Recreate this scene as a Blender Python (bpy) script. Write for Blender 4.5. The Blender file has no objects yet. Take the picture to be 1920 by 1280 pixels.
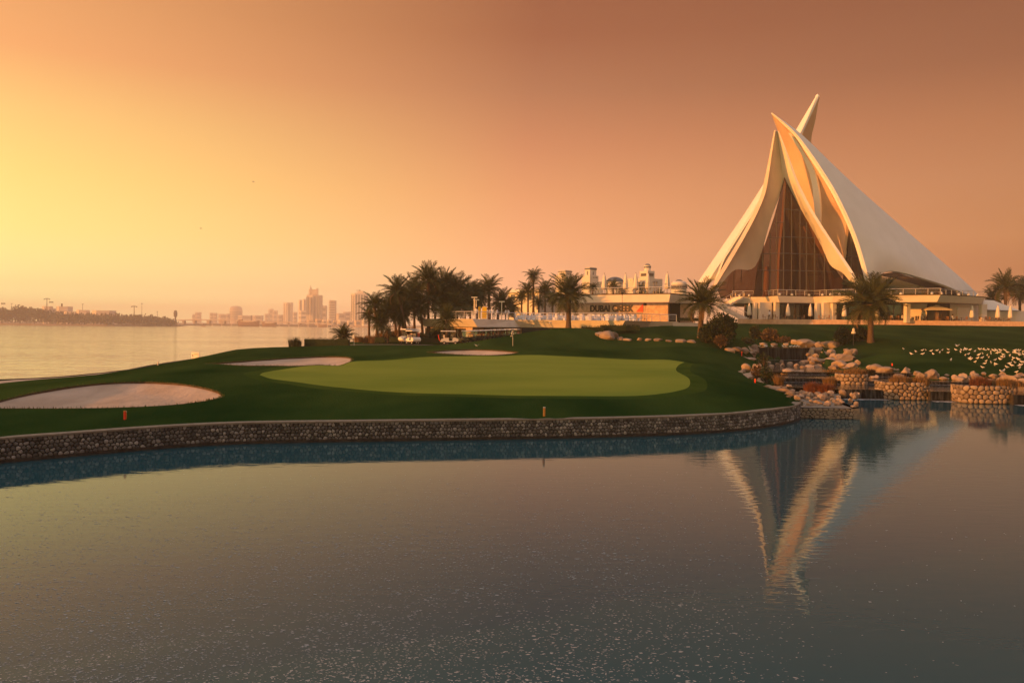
import bpy, bmesh, math, random
import numpy as np
from mathutils import Vector, Matrix, Euler, noise
from mathutils.geometry import delaunay_2d_cdt

R = math.radians
rng = random.Random(7)
sc = bpy.context.scene
C = sc.collection

# ------------------------------------------------------------------ camera
F, HC = 1500.0, 5.3
PITCH, ROLL = math.atan(30 / F), R(0.6)
cam_d = bpy.data.cameras.new('camera')
cam_d.sensor_width = 36.0
cam_d.lens = 36.0 * F / 1920.0
cam_d.clip_start, cam_d.clip_end = 0.2, 20000
cam = bpy.data.objects.new('camera', cam_d)
CAM_ROT = Matrix.Rotation(math.pi / 2 - PITCH, 3, 'X') @ Matrix.Rotation(ROLL, 3, 'Z')
cam.matrix_world = Matrix.Translation((0, 0, HC)) @ CAM_ROT.to_4x4()
C.objects.link(cam)
sc.camera = cam

# ------------------------------------------------------------------ sky and sun
SUN_AZ, SUN_EL = R(-118), R(6.5)            # azimuth measured from +Y, clockwise towards +X
SUN = Vector((math.sin(SUN_AZ) * math.cos(SUN_EL), math.cos(SUN_AZ) * math.cos(SUN_EL), math.sin(SUN_EL)))
world = bpy.data.worlds.new('World')
sc.world = world
world.use_nodes = True
wt = world.node_tree
wt.nodes.clear()
wn, wl = wt.nodes.new, wt.links.new
w_out = wn('ShaderNodeOutputWorld')
w_sky = wn('ShaderNodeTexSky')
w_sky.sky_type = 'NISHITA'
w_sky.sun_disc = False
w_sky.sun_elevation = SUN_EL
w_sky.sun_rotation = SUN_AZ
w_sky.dust_density = 4.0
w_sky.air_density = 1.5
w_bg = wn('ShaderNodeBackground')
w_bg.inputs['Strength'].default_value = 0.05
w_air = wn('ShaderNodeMix'); w_air.data_type = 'RGBA'; w_air.blend_type = 'MULTIPLY'     # dust in the air takes most of its blue
w_air.inputs['Factor'].default_value = 1.0
w_air.inputs['B'].default_value = (.22, .15, .10, 1)
wl(w_sky.outputs[0], w_air.inputs['A']); wl(w_air.outputs['Result'], w_bg.inputs['Color'])
# the warm dust that fills the evening air: brighter and yellower towards the sun, duller away from it
w_tc = wn('ShaderNodeTexCoord')
w_sep = wn('ShaderNodeSeparateXYZ')
wl(w_tc.outputs['Generated'], w_sep.inputs[0])
w_dot = wn('ShaderNodeVectorMath'); w_dot.operation = 'DOT_PRODUCT'
wl(w_tc.outputs['Generated'], w_dot.inputs[0])
w_dot.inputs[1].default_value = (math.sin(R(-100)), math.cos(R(-100)), 0.06)
DUST_Z = (0.0, 0.04, 0.10, 0.16, 0.22, 0.28, 0.34, 0.40, 0.62, 1.0)
def dust_ramp(cols):
    n = wn('ShaderNodeValToRGB')
    e = n.color_ramp.elements
    while len(e) < len(DUST_Z): e.new(0.5)
    for i, (p, c) in enumerate(zip(DUST_Z, cols)):
        e[i].position = p
        e[i].color = (*c, 1)
    wl(w_sep.outputs['Z'], n.inputs[0])
    return n
MID, ZEN = (.33, .30, .30), (.57, .53, .52)

DUST = [
    (-0.665, [(0.004, 0.004, 0.004), (0.2092, 0.0357, 0.0103), (0.404, 0.1513, 0.0632), (0.3913, 0.1505, 0.0712), (0.3309, 0.1162, 0.0532), (0.2239, 0.0709, 0.0359), (0.1971, 0.0624, 0.0316), (0.1734, 0.0549, 0.0278), MID, ZEN]),
    (-0.17, [(1.41, 0.6498, 0.3711), (0.9193, 0.4284, 0.2348), (0.8234, 0.3548, 0.1647), (0.6911, 0.2769, 0.1221), (0.5307, 0.1956, 0.0925), (0.376, 0.1397, 0.0692), (0.2868, 0.0884, 0.0423), (0.2524, 0.0778, 0.0372), MID, ZEN]),
    (0.37, [(1.0724, 1.4252, 0.5994), (0.9307, 0.8949, 0.3456), (0.9987, 0.7789, 0.2409), (0.9987, 0.6518, 0.1896), (0.8887, 0.5211, 0.1654), (0.7991, 0.3495, 0.1275), (0.7032, 0.3075, 0.1122), (0.6188, 0.2706, 0.0988), MID, ZEN]),
    (1.0, [(1.9303, 2.5654, 1.079), (1.8614, 1.7898, 0.6911), (2.0973, 1.6357, 0.5059), (2.0973, 1.3687, 0.3981), (1.7774, 1.0422, 0.3307), (1.5183, 0.664, 0.2423), (1.2658, 0.5536, 0.202), (1.052, 0.4601, 0.1679), MID, ZEN]),
]

w_prev = dust_ramp(DUST[0][1])
for (m0, _), (m1, cols) in zip(DUST, DUST[1:]):
    mr = wn('ShaderNodeMapRange'); mr.interpolation_type = 'LINEAR'
    mr.inputs['From Min'].default_value, mr.inputs['From Max'].default_value = m0, m1
    wl(w_dot.outputs['Value'], mr.inputs['Value'])
    mx = wn('ShaderNodeMix'); mx.data_type = 'RGBA'
    wl(mr.outputs[0], mx.inputs['Factor'])
    wl(w_prev.outputs[0] if w_prev.bl_idname != 'ShaderNodeMix' else w_prev.outputs['Result'], mx.inputs['A'])
    wl(dust_ramp(cols).outputs[0], mx.inputs['B'])
    w_prev = mx
w_bg2 = wn('ShaderNodeBackground')
w_bg2.inputs['Strength'].default_value = 1.0
wl(w_prev.outputs['Result'], w_bg2.inputs['Color'])
w_add = wn('ShaderNodeAddShader')
wl(w_bg.outputs[0], w_add.inputs[0]); wl(w_bg2.outputs[0], w_add.inputs[1])
wl(w_add.outputs[0], w_out.inputs['Surface'])

sun_d = bpy.data.lights.new('sun', 'SUN')
sun_d.energy = 5.0
sun_d.angle = R(0.6)
sun_d.color = (1.0, 0.33, 0.055)
sun = bpy.data.objects.new('sun', sun_d)
sun.rotation_euler = SUN.to_track_quat('Z', 'Y').to_euler()
sun.location = (-60, -10, 60)
C.objects.link(sun)

sc.view_settings.view_transform = 'Standard'
sc.view_settings.look = 'None'
sc.view_settings.gamma = 1.0
sc.view_settings.exposure = 0.25
sc.view_settings.use_curve_mapping = False
sc.render.engine = 'CYCLES'
sc.cycles.use_denoising = True
sc.cycles.max_bounces = 6
sc.cycles.transparent_max_bounces = 12
sc.cycles.volume_bounces = 1
sc.cycles.sample_clamp_indirect = 4.0
sc.cycles.caustics_reflective = False
sc.cycles.caustics_refractive = False

# ------------------------------------------------------------------ helpers: photo pixel -> place
def ray(px, py):
    return CAM_ROT @ Vector(((px - 960) / F, -(py - 640) / F, -1.0))
def P(px, py, d):
    """the point seen at a photo pixel, d metres in front of the viewer"""
    r = ray(px, py)
    return Vector((0, 0, HC)) + r * (d / r.y)
def PZ(px, py, z):
    r = ray(px, py)
    return Vector((0, 0, HC)) + r * ((z - HC) / r.z)
def XD(px, d):
    """ground position (x, y) under a pixel column at distance d"""
    p = P(px, 608, d)
    return p.x, p.y

# ------------------------------------------------------------------ helpers: meshes
class MB:
    def __init__(s): s.v, s.f = [], []
    def add(s, vs, fs):
        b = len(s.v); s.v += [tuple(v) for v in vs]; s.f += [tuple(b + i for i in f) for f in fs]; return s
    def box(s, c, size, rz=0.0, taper=1.0):
        cx, cy, cz = c; a, b, h = (k / 2 for k in size); ca, sa = math.cos(rz), math.sin(rz); vs = []
        for z, k in ((-h, 1.0), (h, taper)):
            for x, y in ((-a, -b), (a, -b), (a, b), (-a, b)):
                x, y = x * k, y * k
                vs.append((cx + x * ca - y * sa, cy + x * sa + y * ca, cz + z))
        return s.add(vs, [(3, 2, 1, 0), (4, 5, 6, 7), (0, 1, 5, 4), (1, 2, 6, 5), (2, 3, 7, 6), (3, 0, 4, 7)])
    def tube(s, pts, rad, n=8, cap=True):
        pts = [Vector(p) for p in pts]
        rad = rad if isinstance(rad, (list, tuple)) else [rad] * len(pts)
        vs, fs = [], []
        for i, p in enumerate(pts):
            t = (pts[min(i + 1, len(pts) - 1)] - pts[max(i - 1, 0)]).normalized()
            u = t.cross(Vector((0, 0, 1)) if abs(t.z) < .9 else Vector((0, 1, 0))).normalized()
            w = t.cross(u)
            for k in range(n):
                a = 2 * math.pi * k / n
                vs.append(p + (u * math.cos(a) + w * math.sin(a)) * rad[i])
        for i in range(len(pts) - 1):
            for k in range(n):
                a, b = i * n + k, i * n + (k + 1) % n
                fs.append((a, b, b + n, a + n))
        if cap:
            fs.append(tuple(range(n))[::-1]); fs.append(tuple((len(pts) - 1) * n + k for k in range(n)))
        return s.add(vs, fs)
    def lathe(s, prof, c=(0, 0, 0), n=14, sx=1.0, sy=1.0, wave=0.0, k=8):
        vs, fs = [], []
        for r, z in prof:
            for i in range(n):
                a = 2 * math.pi * i / n
                rr = r * (1 + wave * math.cos(k * a))
                vs.append((c[0] + rr * math.cos(a) * sx, c[1] + rr * math.sin(a) * sy, c[2] + z))
        for j in range(len(prof) - 1):
            for i in range(n):
                a, b = j * n + i, j * n + (i + 1) % n
                fs.append((a, b, b + n, a + n))
        fs.append(tuple(range(n))[::-1]); fs.append(tuple((len(prof) - 1) * n + i for i in range(n)))
        return s.add(vs, fs)
    def prism(s, poly, z0, z1, inset=0.0):
        """plan polygon (x, y) raised from z0 to z1; the foot may be drawn in towards the middle"""
        n = len(poly)
        cx = sum(p[0] for p in poly) / n; cy = sum(p[1] for p in poly) / n
        lo = []
        for x, y in poly:
            l = math.hypot(cx - x, cy - y) or 1
            lo.append((x + (cx - x) / l * inset, y + (cy - y) / l * inset, z0))
        vs = lo + [(x, y, z1) for x, y in poly]
        return s.add(vs, [tuple(range(n))[::-1], tuple(range(n, 2 * n))] + [(i, (i + 1) % n, n + (i + 1) % n, n + i) for i in range(n)])
    def build(s, name, mat, parent=None, smooth=False, world_coords=True):
        vs = s.v
        if parent is not None and world_coords:
            o = parent.matrix_basis.translation if parent.parent is None else Vector((0, 0, 0))
            if parent.parent is not None: o = parent.parent.matrix_basis.translation + parent.matrix_basis.translation
            vs = [(x - o[0], y - o[1], z - o[2]) for x, y, z in vs]
        return link(name, mesh_of(name, vs, s.f, smooth), mat, parent)
def mesh_of(name, vs, fs, smooth=False):
    m = bpy.data.meshes.new(name)
    m.from_pydata([tuple(v) for v in vs], [], fs)
    if smooth: m.polygons.foreach_set('use_smooth', [True] * len(m.polygons))
    m.update()
    return m
def link(name, mesh, mat=None, parent=None):
    if mat is not None and not mesh.materials: mesh.materials.append(mat)
    o = bpy.data.objects.new(name, mesh)
    C.objects.link(o)
    if parent is not None: o.parent = parent
    return o
def tag(o, label=None, cat=None, group=None, kind=None):
    if label: o['label'] = label
    if cat: o['category'] = cat
    if group: o['group'] = group
    if kind: o['kind'] = kind
    return o
def thing(name, loc, label, cat, group=None):
    o = bpy.data.objects.new(name, None)
    o.empty_display_size = 0.3
    o.location = loc
    C.objects.link(o)
    return tag(o, label, cat, group)
def copy_tree(o, parent=None):
    c = o.copy(); C.objects.link(c)
    if parent is not None: c.parent = parent
    for ch in list(o.children): copy_tree(ch, c)
    return c
def spline(pts, n):
    """n points along a Catmull-Rom curve through pts"""
    pts = [Vector(p) for p in pts]; out = []
    for i in range(n):
        t = i / (n - 1) * (len(pts) - 1); k = min(int(t), len(pts) - 2); u = t - k
        a, b, c, d = pts[max(k - 1, 0)], pts[k], pts[k + 1], pts[min(k + 2, len(pts) - 1)]
        out.append(0.5 * ((2 * b) + (c - a) * u + (2 * a - 5 * b + 4 * c - d) * u * u + (3 * b - a - 3 * c + d) * u ** 3))
    return out
ORD = ['first', 'second', 'third', 'fourth', 'fifth', 'sixth', 'seventh', 'eighth', 'ninth', 'tenth', 'eleventh', 'twelfth',
       'thirteenth', 'fourteenth', 'fifteenth', 'sixteenth', 'seventeenth', 'eighteenth', 'nineteenth', 'twentieth']

# ------------------------------------------------------------------ materials
def mat(name, c1, c2=None, rough=0.7, scale=3.0, bump=0.0, bscale=None, detail=4.0, spec=0.3, metal=0.0, island=False, coord='Object', stretch=(1, 1, 1), lo=.35, hi=.65):
    m = bpy.data.materials.new(name); m.use_nodes = True
    t = m.node_tree; n, l = t.nodes.new, t.links.new
    b = t.nodes['Principled BSDF']
    b.inputs['Roughness'].default_value = rough
    b.inputs['Specular IOR Level'].default_value = spec
    b.inputs['Metallic'].default_value = metal
    b.inputs['Base Color'].default_value = (*c1, 1)
    tc = n('ShaderNodeTexCoord'); mp = n('ShaderNodeMapping')
    mp.inputs['Scale'].default_value = stretch
    if coord == 'Position':
        g = n('ShaderNodeNewGeometry'); l(g.outputs['Position'], mp.inputs['Vector'])
    else:
        l(tc.outputs[coord], mp.inputs['Vector'])
    if c2 is not None:
        nz = n('ShaderNodeTexNoise'); nz.inputs['Scale'].default_value = scale; nz.inputs['Detail'].default_value = detail
        l(mp.outputs[0], nz.inputs['Vector'])
        mr = n('ShaderNodeMapRange'); mr.inputs['From Min'].default_value = lo; mr.inputs['From Max'].default_value = hi
        l(nz.outputs[0], mr.inputs['Value'])
        mx = n('ShaderNodeMix'); mx.data_type = 'RGBA'
        mx.inputs['A'].default_value = (*c1, 1); mx.inputs['B'].default_value = (*c2, 1)
        fac = mr.outputs[0]
        if island:
            g = n('ShaderNodeNewGeometry'); oi = n('ShaderNodeObjectInfo')
            a = n('ShaderNodeMath'); a.operation = 'ADD'; l(g.outputs['Random Per Island'], a.inputs[0]); l(oi.outputs['Random'], a.inputs[1])
            fr = n('ShaderNodeMath'); fr.operation = 'FRACT'; l(a.outputs[0], fr.inputs[0])
            pw = n('ShaderNodeMath'); pw.operation = 'POWER'; pw.inputs[1].default_value = island; l(fr.outputs[0], pw.inputs[0])
            av = n('ShaderNodeMath'); av.operation = 'MULTIPLY_ADD'; l(mr.outputs[0], av.inputs[0]); av.inputs[1].default_value = .3; 
            sc_ = n('ShaderNodeMath'); sc_.operation = 'MULTIPLY'; sc_.inputs[1].default_value = .8; l(pw.outputs[0], sc_.inputs[0]); l(sc_.outputs[0], av.inputs[2])
            fac = av.outputs[0]
        l(fac, mx.inputs['Factor']); l(mx.outputs['Result'], b.inputs['Base Color'])
    if bump:
        nb = n('ShaderNodeTexNoise'); nb.inputs['Scale'].default_value = bscale or scale * 4; nb.inputs['Detail'].default_value = 5
        l(mp.outputs[0], nb.inputs['Vector'])
        bp = n('ShaderNodeBump'); bp.inputs['Strength'].default_value = min(bump, 1); bp.inputs['Distance'].default_value = .05 * max(bump, 1)
        l(nb.outputs[0], bp.inputs['Height']); l(bp.outputs[0], b.inputs['Normal'])
    return m

def leaf_mat(name, c1, c2, trans=.25, rough=.55):
    m = mat(name, c1, c2, rough=rough, island=1.0, scale=1.5, spec=.3)
    t = m.node_tree; n, l = t.nodes.new, t.links.new
    b = t.nodes['Principled BSDF']; out = t.nodes['Material Output']
    tr = n('ShaderNodeBsdfTranslucent'); mx = n('ShaderNodeMixShader'); mx.inputs[0].default_value = trans
    src = b.inputs['Base Color'].links[0].from_socket
    l(src, tr.inputs['Color']); l(b.outputs[0], mx.inputs[1]); l(tr.outputs[0], mx.inputs[2]); l(mx.outputs[0], out.inputs['Surface'])
    return m

def water_mat(name, body, tint, scale, dist, strength, stretch=(1, 1, 1), ior=1.33, rough=.02, patch=None):
    m = bpy.data.materials.new(name); m.use_nodes = True
    t = m.node_tree; t.nodes.clear(); n, l = t.nodes.new, t.links.new
    out = n('ShaderNodeOutputMaterial'); df = n('ShaderNodeBsdfDiffuse'); gl = n('ShaderNodeBsdfGlossy'); fr = n('ShaderNodeFresnel'); mx = n('ShaderNodeMixShader')
    df.inputs['Color'].default_value = (*body, 1); gl.inputs['Color'].default_value = (*tint, 1); gl.inputs['Roughness'].default_value = rough
    fr.inputs['IOR'].default_value = ior
    g = n('ShaderNodeNewGeometry'); mp = n('ShaderNodeMapping'); mp.inputs['Scale'].default_value = stretch
    l(g.outputs['Position'], mp.inputs['Vector'])
    nz = n('ShaderNodeTexNoise'); nz.inputs['Scale'].default_value = scale; nz.inputs['Detail'].default_value = 3
    nz.inputs['Distortion'].default_value = .4
    l(mp.outputs[0], nz.inputs['Vector'])
    bp = n('ShaderNodeBump'); bp.inputs['Strength'].default_value = strength; bp.inputs['Distance'].default_value = dist
    l(nz.outputs[0], bp.inputs['Height'])
    if patch:                                            # gusts roughen some patches of the water more than others
        n2 = n('ShaderNodeTexNoise'); n2.inputs['Scale'].default_value = patch; n2.inputs['Detail'].default_value = 3
        l(mp.outputs[0], n2.inputs['Vector'])
        mr = n('ShaderNodeMapRange'); mr.inputs['From Min'].default_value = .35; mr.inputs['From Max'].default_value = .65
        mr.inputs['To Min'].default_value = strength * .45; mr.inputs['To Max'].default_value = strength
        l(n2.outputs[0], mr.inputs['Value']); l(mr.outputs[0], bp.inputs['Strength'])
    for s_ in (gl, fr): l(bp.outputs[0], s_.inputs['Normal'])
    l(fr.outputs[0], mx.inputs[0]); l(df.outputs[0], mx.inputs[1]); l(gl.outputs[0], mx.inputs[2]); l(mx.outputs[0], out.inputs['Surface'])
    return m

def glass_mat(name, tint, body, see=.5):
    m = bpy.data.materials.new(name); m.use_nodes = True
    t = m.node_tree; t.nodes.clear(); n, l = t.nodes.new, t.links.new
    out = n('ShaderNodeOutputMaterial'); tr = n('ShaderNodeBsdfTransparent'); df = n('ShaderNodeBsdfDiffuse'); gl = n('ShaderNodeBsdfGlossy')
    tr.inputs[0].default_value = (*tint, 1); df.inputs[0].default_value = (*body, 1); gl.inputs['Roughness'].default_value = .03
    gl.inputs[0].default_value = (.7, .6, .5, 1)
    fr = n('ShaderNodeFresnel'); fr.inputs[0].default_value = 1.5
    a, b = n('ShaderNodeMixShader'), n('ShaderNodeMixShader')
    a.inputs[0].default_value = 1 - see
    l(tr.outputs[0], a.inputs[1]); l(df.outputs[0], a.inputs[2])
    l(fr.outputs[0], b.inputs[0]); l(a.outputs[0], b.inputs[1]); l(gl.outputs[0], b.inputs[2]); l(b.outputs[0], out.inputs['Surface'])
    return m

M = dict(
    rough_grass=mat('rough_grass', (.007, .031, .006), (.032, .064, .014), rough=.95, scale=.16, bump=1.0, bscale=9, coord='Position', spec=.0, stretch=(1, .45, 1), lo=.36, hi=.66, detail=10),
    green_grass=mat('green_grass', (.140, .200, .032), (.205, .260, .046), rough=.95, scale=.14, bump=.35, bscale=16, coord='Position', spec=.0, stretch=(.6, 1.1, 1), lo=.3, hi=.7, detail=9),
    collar_grass=mat('collar_grass', (.030, .062, .010), (.045, .080, .014), rough=.95, scale=.4, bump=.6, bscale=12, coord='Position', spec=.0),
    tuft=leaf_mat('grass_tuft', (.030, .060, .012), (.060, .095, .022), .2),
    sand=mat('sand', (.40, .32, .255), (.54, .44, .36), rough=.95, scale=.5, bump=1.0, bscale=3.5, stretch=(1, .5, 1), coord='Position', spec=.1),
    soil=mat('soil', (.07, .05, .03), (.10, .07, .045), rough=.95, scale=4),
    paving=mat('paving', (.36, .30, .28), (.42, .35, .32), rough=.85, scale=2, coord='Position'),
    asphalt=mat('asphalt', (.14, .11, .10), (.18, .15, .13), rough=.9, scale=2, coord='Position'),
    mortar=mat('mortar', (.030, .026, .024), (.06, .052, .046), rough=.95, scale=6, coord='Position'),
    wall_stone=mat('wall_stone', (.055, .055, .056), (.40, .40, .40), rough=.9, scale=3, island=3.0, bump=.7, bscale=22),
    concrete=mat('concrete', (.20, .18, .155), (.27, .24, .20), rough=.9, scale=4, bump=.4, bscale=30, coord='Position'),
    pale_stone=mat('pale_stone', (.15, .115, .09), (.38, .31, .25), rough=.9, scale=5, island=1.0, bump=.8, bscale=16),
    boulder=mat('boulder', (.15, .108, .082), (.43, .335, .26), rough=.95, scale=2.6, island=.8, bump=1.6, bscale=5, spec=.1),
    plaster=mat('plaster', (.82, .79, .74), (.77, .74, .69), rough=.6, scale=.25, coord='Position', spec=.3),
    cream=mat('cream_render', (.72, .66, .57), (.66, .60, .52), rough=.75, scale=.5, coord='Position'),
    sandstone=mat('sandstone', (.48, .35, .25), (.66, .50, .37), rough=.9, scale=2.2, bump=.7, bscale=7, coord='Position'),
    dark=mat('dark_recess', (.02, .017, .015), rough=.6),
    frame=mat('metal_frame', (.10, .085, .075), rough=.4, metal=.3),
    rail=mat('rail_metal', (.62, .58, .54), rough=.35, metal=.4),
    warm_bounce=mat('plaster_warm_bounce', (.80, .56, .38), (.74, .50, .34), rough=.55, scale=.3, coord='Position'),  # orange of bounced light put into the plaster's colour
    sail_shade_tint=mat('sail_shade_tint', (.72, .58, .44), (.66, .52, .39), rough=.6, scale=.3, coord='Position'),  # darker, warmer plaster: shade and bounced light put into the colour
    glass=glass_mat('tinted_glass', (.30, .19, .14), (.010, .007, .006), .5),
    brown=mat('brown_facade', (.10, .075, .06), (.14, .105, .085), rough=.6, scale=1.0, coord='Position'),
    terrace_stone=mat('terrace_stone', (.60, .40, .28), (.72, .51, .37), rough=.9, scale=2.0, bump=.6, bscale=7, coord='Position'),
    glass_dark=glass_mat('dark_glass', (.2, .17, .15), (.018, .015, .014), .25),
    glass_clear=glass_mat('clear_glass', (.82, .82, .80), (.3, .3, .3), .9),
    glass_water=glass_mat('water_film', (.35, .36, .36), (.06, .06, .06), .5),
    canvas=mat('canvas', (.76, .70, .62), (.68, .62, .54), rough=.85, scale=6),
    wood=mat('wood', (.22, .12, .06), (.30, .17, .09), rough=.6, scale=6),
    white=mat('white_paint', (.80, .79, .77), (.76, .75, .73), rough=.4, scale=2),
    cloth=mat('white_cloth', (.78, .78, .82), (.72, .72, .78), rough=.9, scale=6),
    black=mat('black_rubber', (.015, .015, .016), rough=.7),
    black_cloth=mat('black_cloth', (.02, .02, .024), (.03, .03, .036), rough=.9, scale=9),
    red=mat('red_paint', (.85, .06, .02), (.75, .05, .02), rough=.5, scale=4),
    orange=mat('orange_paint', (.75, .30, .06), (.68, .26, .05), rough=.5, scale=4),
    yellow=mat('yellow_board', (.80, .55, .03), (.76, .52, .03), rough=.5, scale=4),
    blue=mat('blue_panel', (.02, .05, .13), (.03, .06, .15), rough=.5, scale=2),
    bluedome=mat('blue_dome_tiles', (.06, .085, .14), (.09, .12, .18), rough=.45, scale=1.0, bump=.2, bscale=3),
    sign_ink=mat('sign_lettering', (.035, .025, .022), rough=.5),
    trunk=mat('palm_trunk', (.075, .05, .034), (.15, .10, .068), rough=.95, scale=5, bump=1.0, bscale=12, stretch=(1, 1, 3)),
    frond=leaf_mat('palm_frond', (.035, .050, .014), (.085, .095, .030), .25),
    frond_dry=leaf_mat('dry_frond', (.16, .10, .045), (.24, .15, .07), .2),
    bush=leaf_mat('bush_leaf', (.016, .026, .009), (.045, .060, .018), .2),
    bush_warm=leaf_mat('shrub_leaf', (.06, .045, .018), (.17, .10, .04), .25),
    hedge=leaf_mat('hedge_leaf', (.016, .028, .009), (.036, .056, .016), .15),
    grass_gold=leaf_mat('golden_grass', (.20, .12, .045), (.36, .22, .09), .35),
    grass_red=leaf_mat('russet_grass', (.13, .045, .022), (.24, .09, .04), .3),
    far_leaf=leaf_mat('far_leaf', (.045, .045, .022), (.085, .08, .04), .15),
    far_wall=mat('far_wall', (.46, .40, .36), (.52, .46, .41), rough=.8, scale=.02, coord='Position'),
    far_pale=mat('far_pale_wall', (.68, .62, .55), (.72, .66, .60), rough=.8, scale=.02, coord='Position'),
    far_glass=mat('far_window', (.13, .12, .13), (.17, .16, .17), rough=.25, scale=.05, coord='Position', spec=.5),
    far_dark=mat('far_dark', (.10, .085, .08), rough=.8),
    land=mat('far_ground', (.22, .17, .13), (.28, .22, .17), rough=.95, scale=.01, coord='Position'),
    flake=mat('foam_flake', (.44, .49, .53), (.26, .30, .33), rough=.7, scale=30, coord='Position'),
    foam=mat('foam', (.62, .63, .66), (.20, .21, .23), rough=.6, scale=6, coord='Position', bump=.5, lo=.4, hi=.62),
    gull=mat('gull_feathers', (.78, .75, .72), (.55, .53, .52), rough=.8, scale=9),
    skin=mat('skin', (.40, .22, .15), rough=.6),
    pond=water_mat('pond_water', (.012, .080, .112), (.80, .94, 1.0), 2.2, .04, .13, (.55, 1.5, 1), ior=1.45, patch=.12),
    creek=water_mat('creek_water', (.42, .36, .30), (1.0, .99, .97), .35, .6, .7, (.35, 1.5, 1), ior=2.8, rough=.08, patch=.018),
    stream=water_mat('stream_water', (.045, .05, .05), (.8, .85, .9), 3.0, .05, .3, ior=1.34),
)

# ------------------------------------------------------------------ terrain heights
WALL_H = 0.93
WALL_PX = [(-330, 905), (-160, 886), (0, 868), (120, 857), (250, 845), (370, 836), (480, 831), (640, 828), (800, 825.5), (960, 823), (1120, 820), (1280, 814.5), (1370, 808.5), (1430, 802), (1470, 795.5), (1492, 789), (1500, 783)]
WALL_XY = [PZ(x, y, 0.0).xy for x, y in WALL_PX]
WALL_XY = [p.xy for p in spline([(*p, 0) for p in WALL_XY], 90)]
ctrl = []                                               # (x, y, z)
def cp(*rows):
    for px, py, d in rows: ctrl.append(tuple(P(px, py, d)))
def cz(*rows):
    for px, d, z in rows:
        x, y = XD(px, d); ctrl.append((x, y, z))
for p in WALL_XY[::6]: ctrl.append((p.x, p.y, WALL_H - .02))
BUNKER1 = [(-60, 767, 36), (0, 766, 36.5), (100, 766, 37), (200, 765, 37.5), (300, 761, 38.2), (370, 754, 40), (408, 747, 43), (417, 741, 45), (400, 731, 47), (350, 721, 49), (280, 716, 50.5), (200, 718, 49.5), (130, 725, 47.5), (60, 737, 44.5), (0, 751, 41), (-60, 762, 37.5)]
BUNKER2 = [(385, 682, 66.5), (450, 685, 64), (520, 685.5, 64), (600, 684, 65), (650, 680, 67.5), (661, 676, 70), (655, 670, 75), (620, 668, 77), (560, 670, 76), (500, 674, 73), (440, 678, 69.5)]
BUNKER3 = [(800, 660, 84.5), (850, 664, 82.5), (900, 666, 81.8), (940, 665, 82.5), (972, 661, 84.5), (945, 657.5, 86.5), (890, 655, 88), (840, 656.5, 87)]
GREEN = [(487, 703, 56), (510, 710, 54), (560, 717, 52), (630, 726, 49.3), (700, 732, 47.5), (800, 737, 46), (900, 740, 45.5), (1000, 742, 45.2), (1100, 742.5, 45.3), (1190, 741.5, 46), (1250, 737, 47.8), (1284, 729, 50), (1294, 717, 53), (1286, 705, 57.5), (1268, 695, 62.5), (1272, 685, 68), (1283, 679, 71.5), (1262, 675, 74.5), (1200, 674, 75.5), (1100, 670, 78.5), (1000, 665.5, 81), (900, 667.5, 80), (800, 669, 79), (720, 676, 73.5), (640, 685, 67), (540, 691, 63), (500, 697, 59.5)]
for poly in (BUNKER1, BUNKER2, BUNKER3, GREEN): cp(*poly)
cp((0, 726, 56), (150, 706, 66), (300, 688, 84), (200, 700, 72), (360, 679, 88),
   (400, 664, 82), (440, 656, 86), (500, 651, 90), (560, 650, 93), (640, 648, 98), (400, 673, 74), (500, 664, 79), (580, 660, 84),
   (450, 700, 56), (470, 722, 50), (480, 760, 40.5), (900, 700, 60), (1150, 705, 57.5),
   (700, 760, 41), (1000, 765, 40.5), (1300, 752, 45), (1400, 742, 50), (1350, 702, 62), (1380, 690, 68), (1400, 706, 63), (1370, 660, 88), (1300, 665, 82), (1340, 640, 98),
   (760, 652, 95), (850, 650, 97), (920, 641, 97), (960, 628, 103), (1010, 620, 106), (1060, 617, 108), (1110, 620, 108), (1160, 630, 106),
   (1000, 646, 95), (1100, 650, 95), (1200, 646, 97), (1240, 637, 105), (1200, 626, 116), (1290, 626, 118), (1130, 619, 117), (1180, 618, 117), (1218, 614, 119.5), (1250, 611, 123), (1200, 612, 138), (1300, 607, 143), (1400, 607, 147), (1500, 621, 130),
   (1640, 608, 148), (1750, 609, 148), (1900, 611, 148), (1600, 640, 110), (1800, 645, 106), (1900, 646, 106), (1700, 630, 122), (1850, 630, 122),
   (1650, 665, 92), (1750, 675, 85), (1900, 682, 82), (1640, 687, 79), (1720, 700, 73), (1850, 706, 71), (1900, 714, 68), (2050, 690, 80), (2050, 650, 106), (2050, 612, 148))
cz((1470, 100, .8), (1480, 85, .6), (1510, 74, .3), (1560, 72, .4), (1620, 69, .3), (1700, 66, .3), (1800, 65, .3), (1900, 63, .3), (2050, 62, .3),
   (1470, 114, 2.4), (1490, 109, 2.4), (1440, 110, 2.4), (1405, 100, 3.0), (1545, 100, 3.0), (1545, 88, 1.9), (1420, 80, 1.2),
   (1450, 60, .8), (1490, 52, .8), (1500, 49, .8), (1530, 56, -.2), (1620, 56, -.5), (1700, 54, -.7), (1800, 53, -.7), (1900, 51, -.7), (1600, 47, -1.2), (1900, 44, -1.2), (2100, 44, -1.2))
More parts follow.
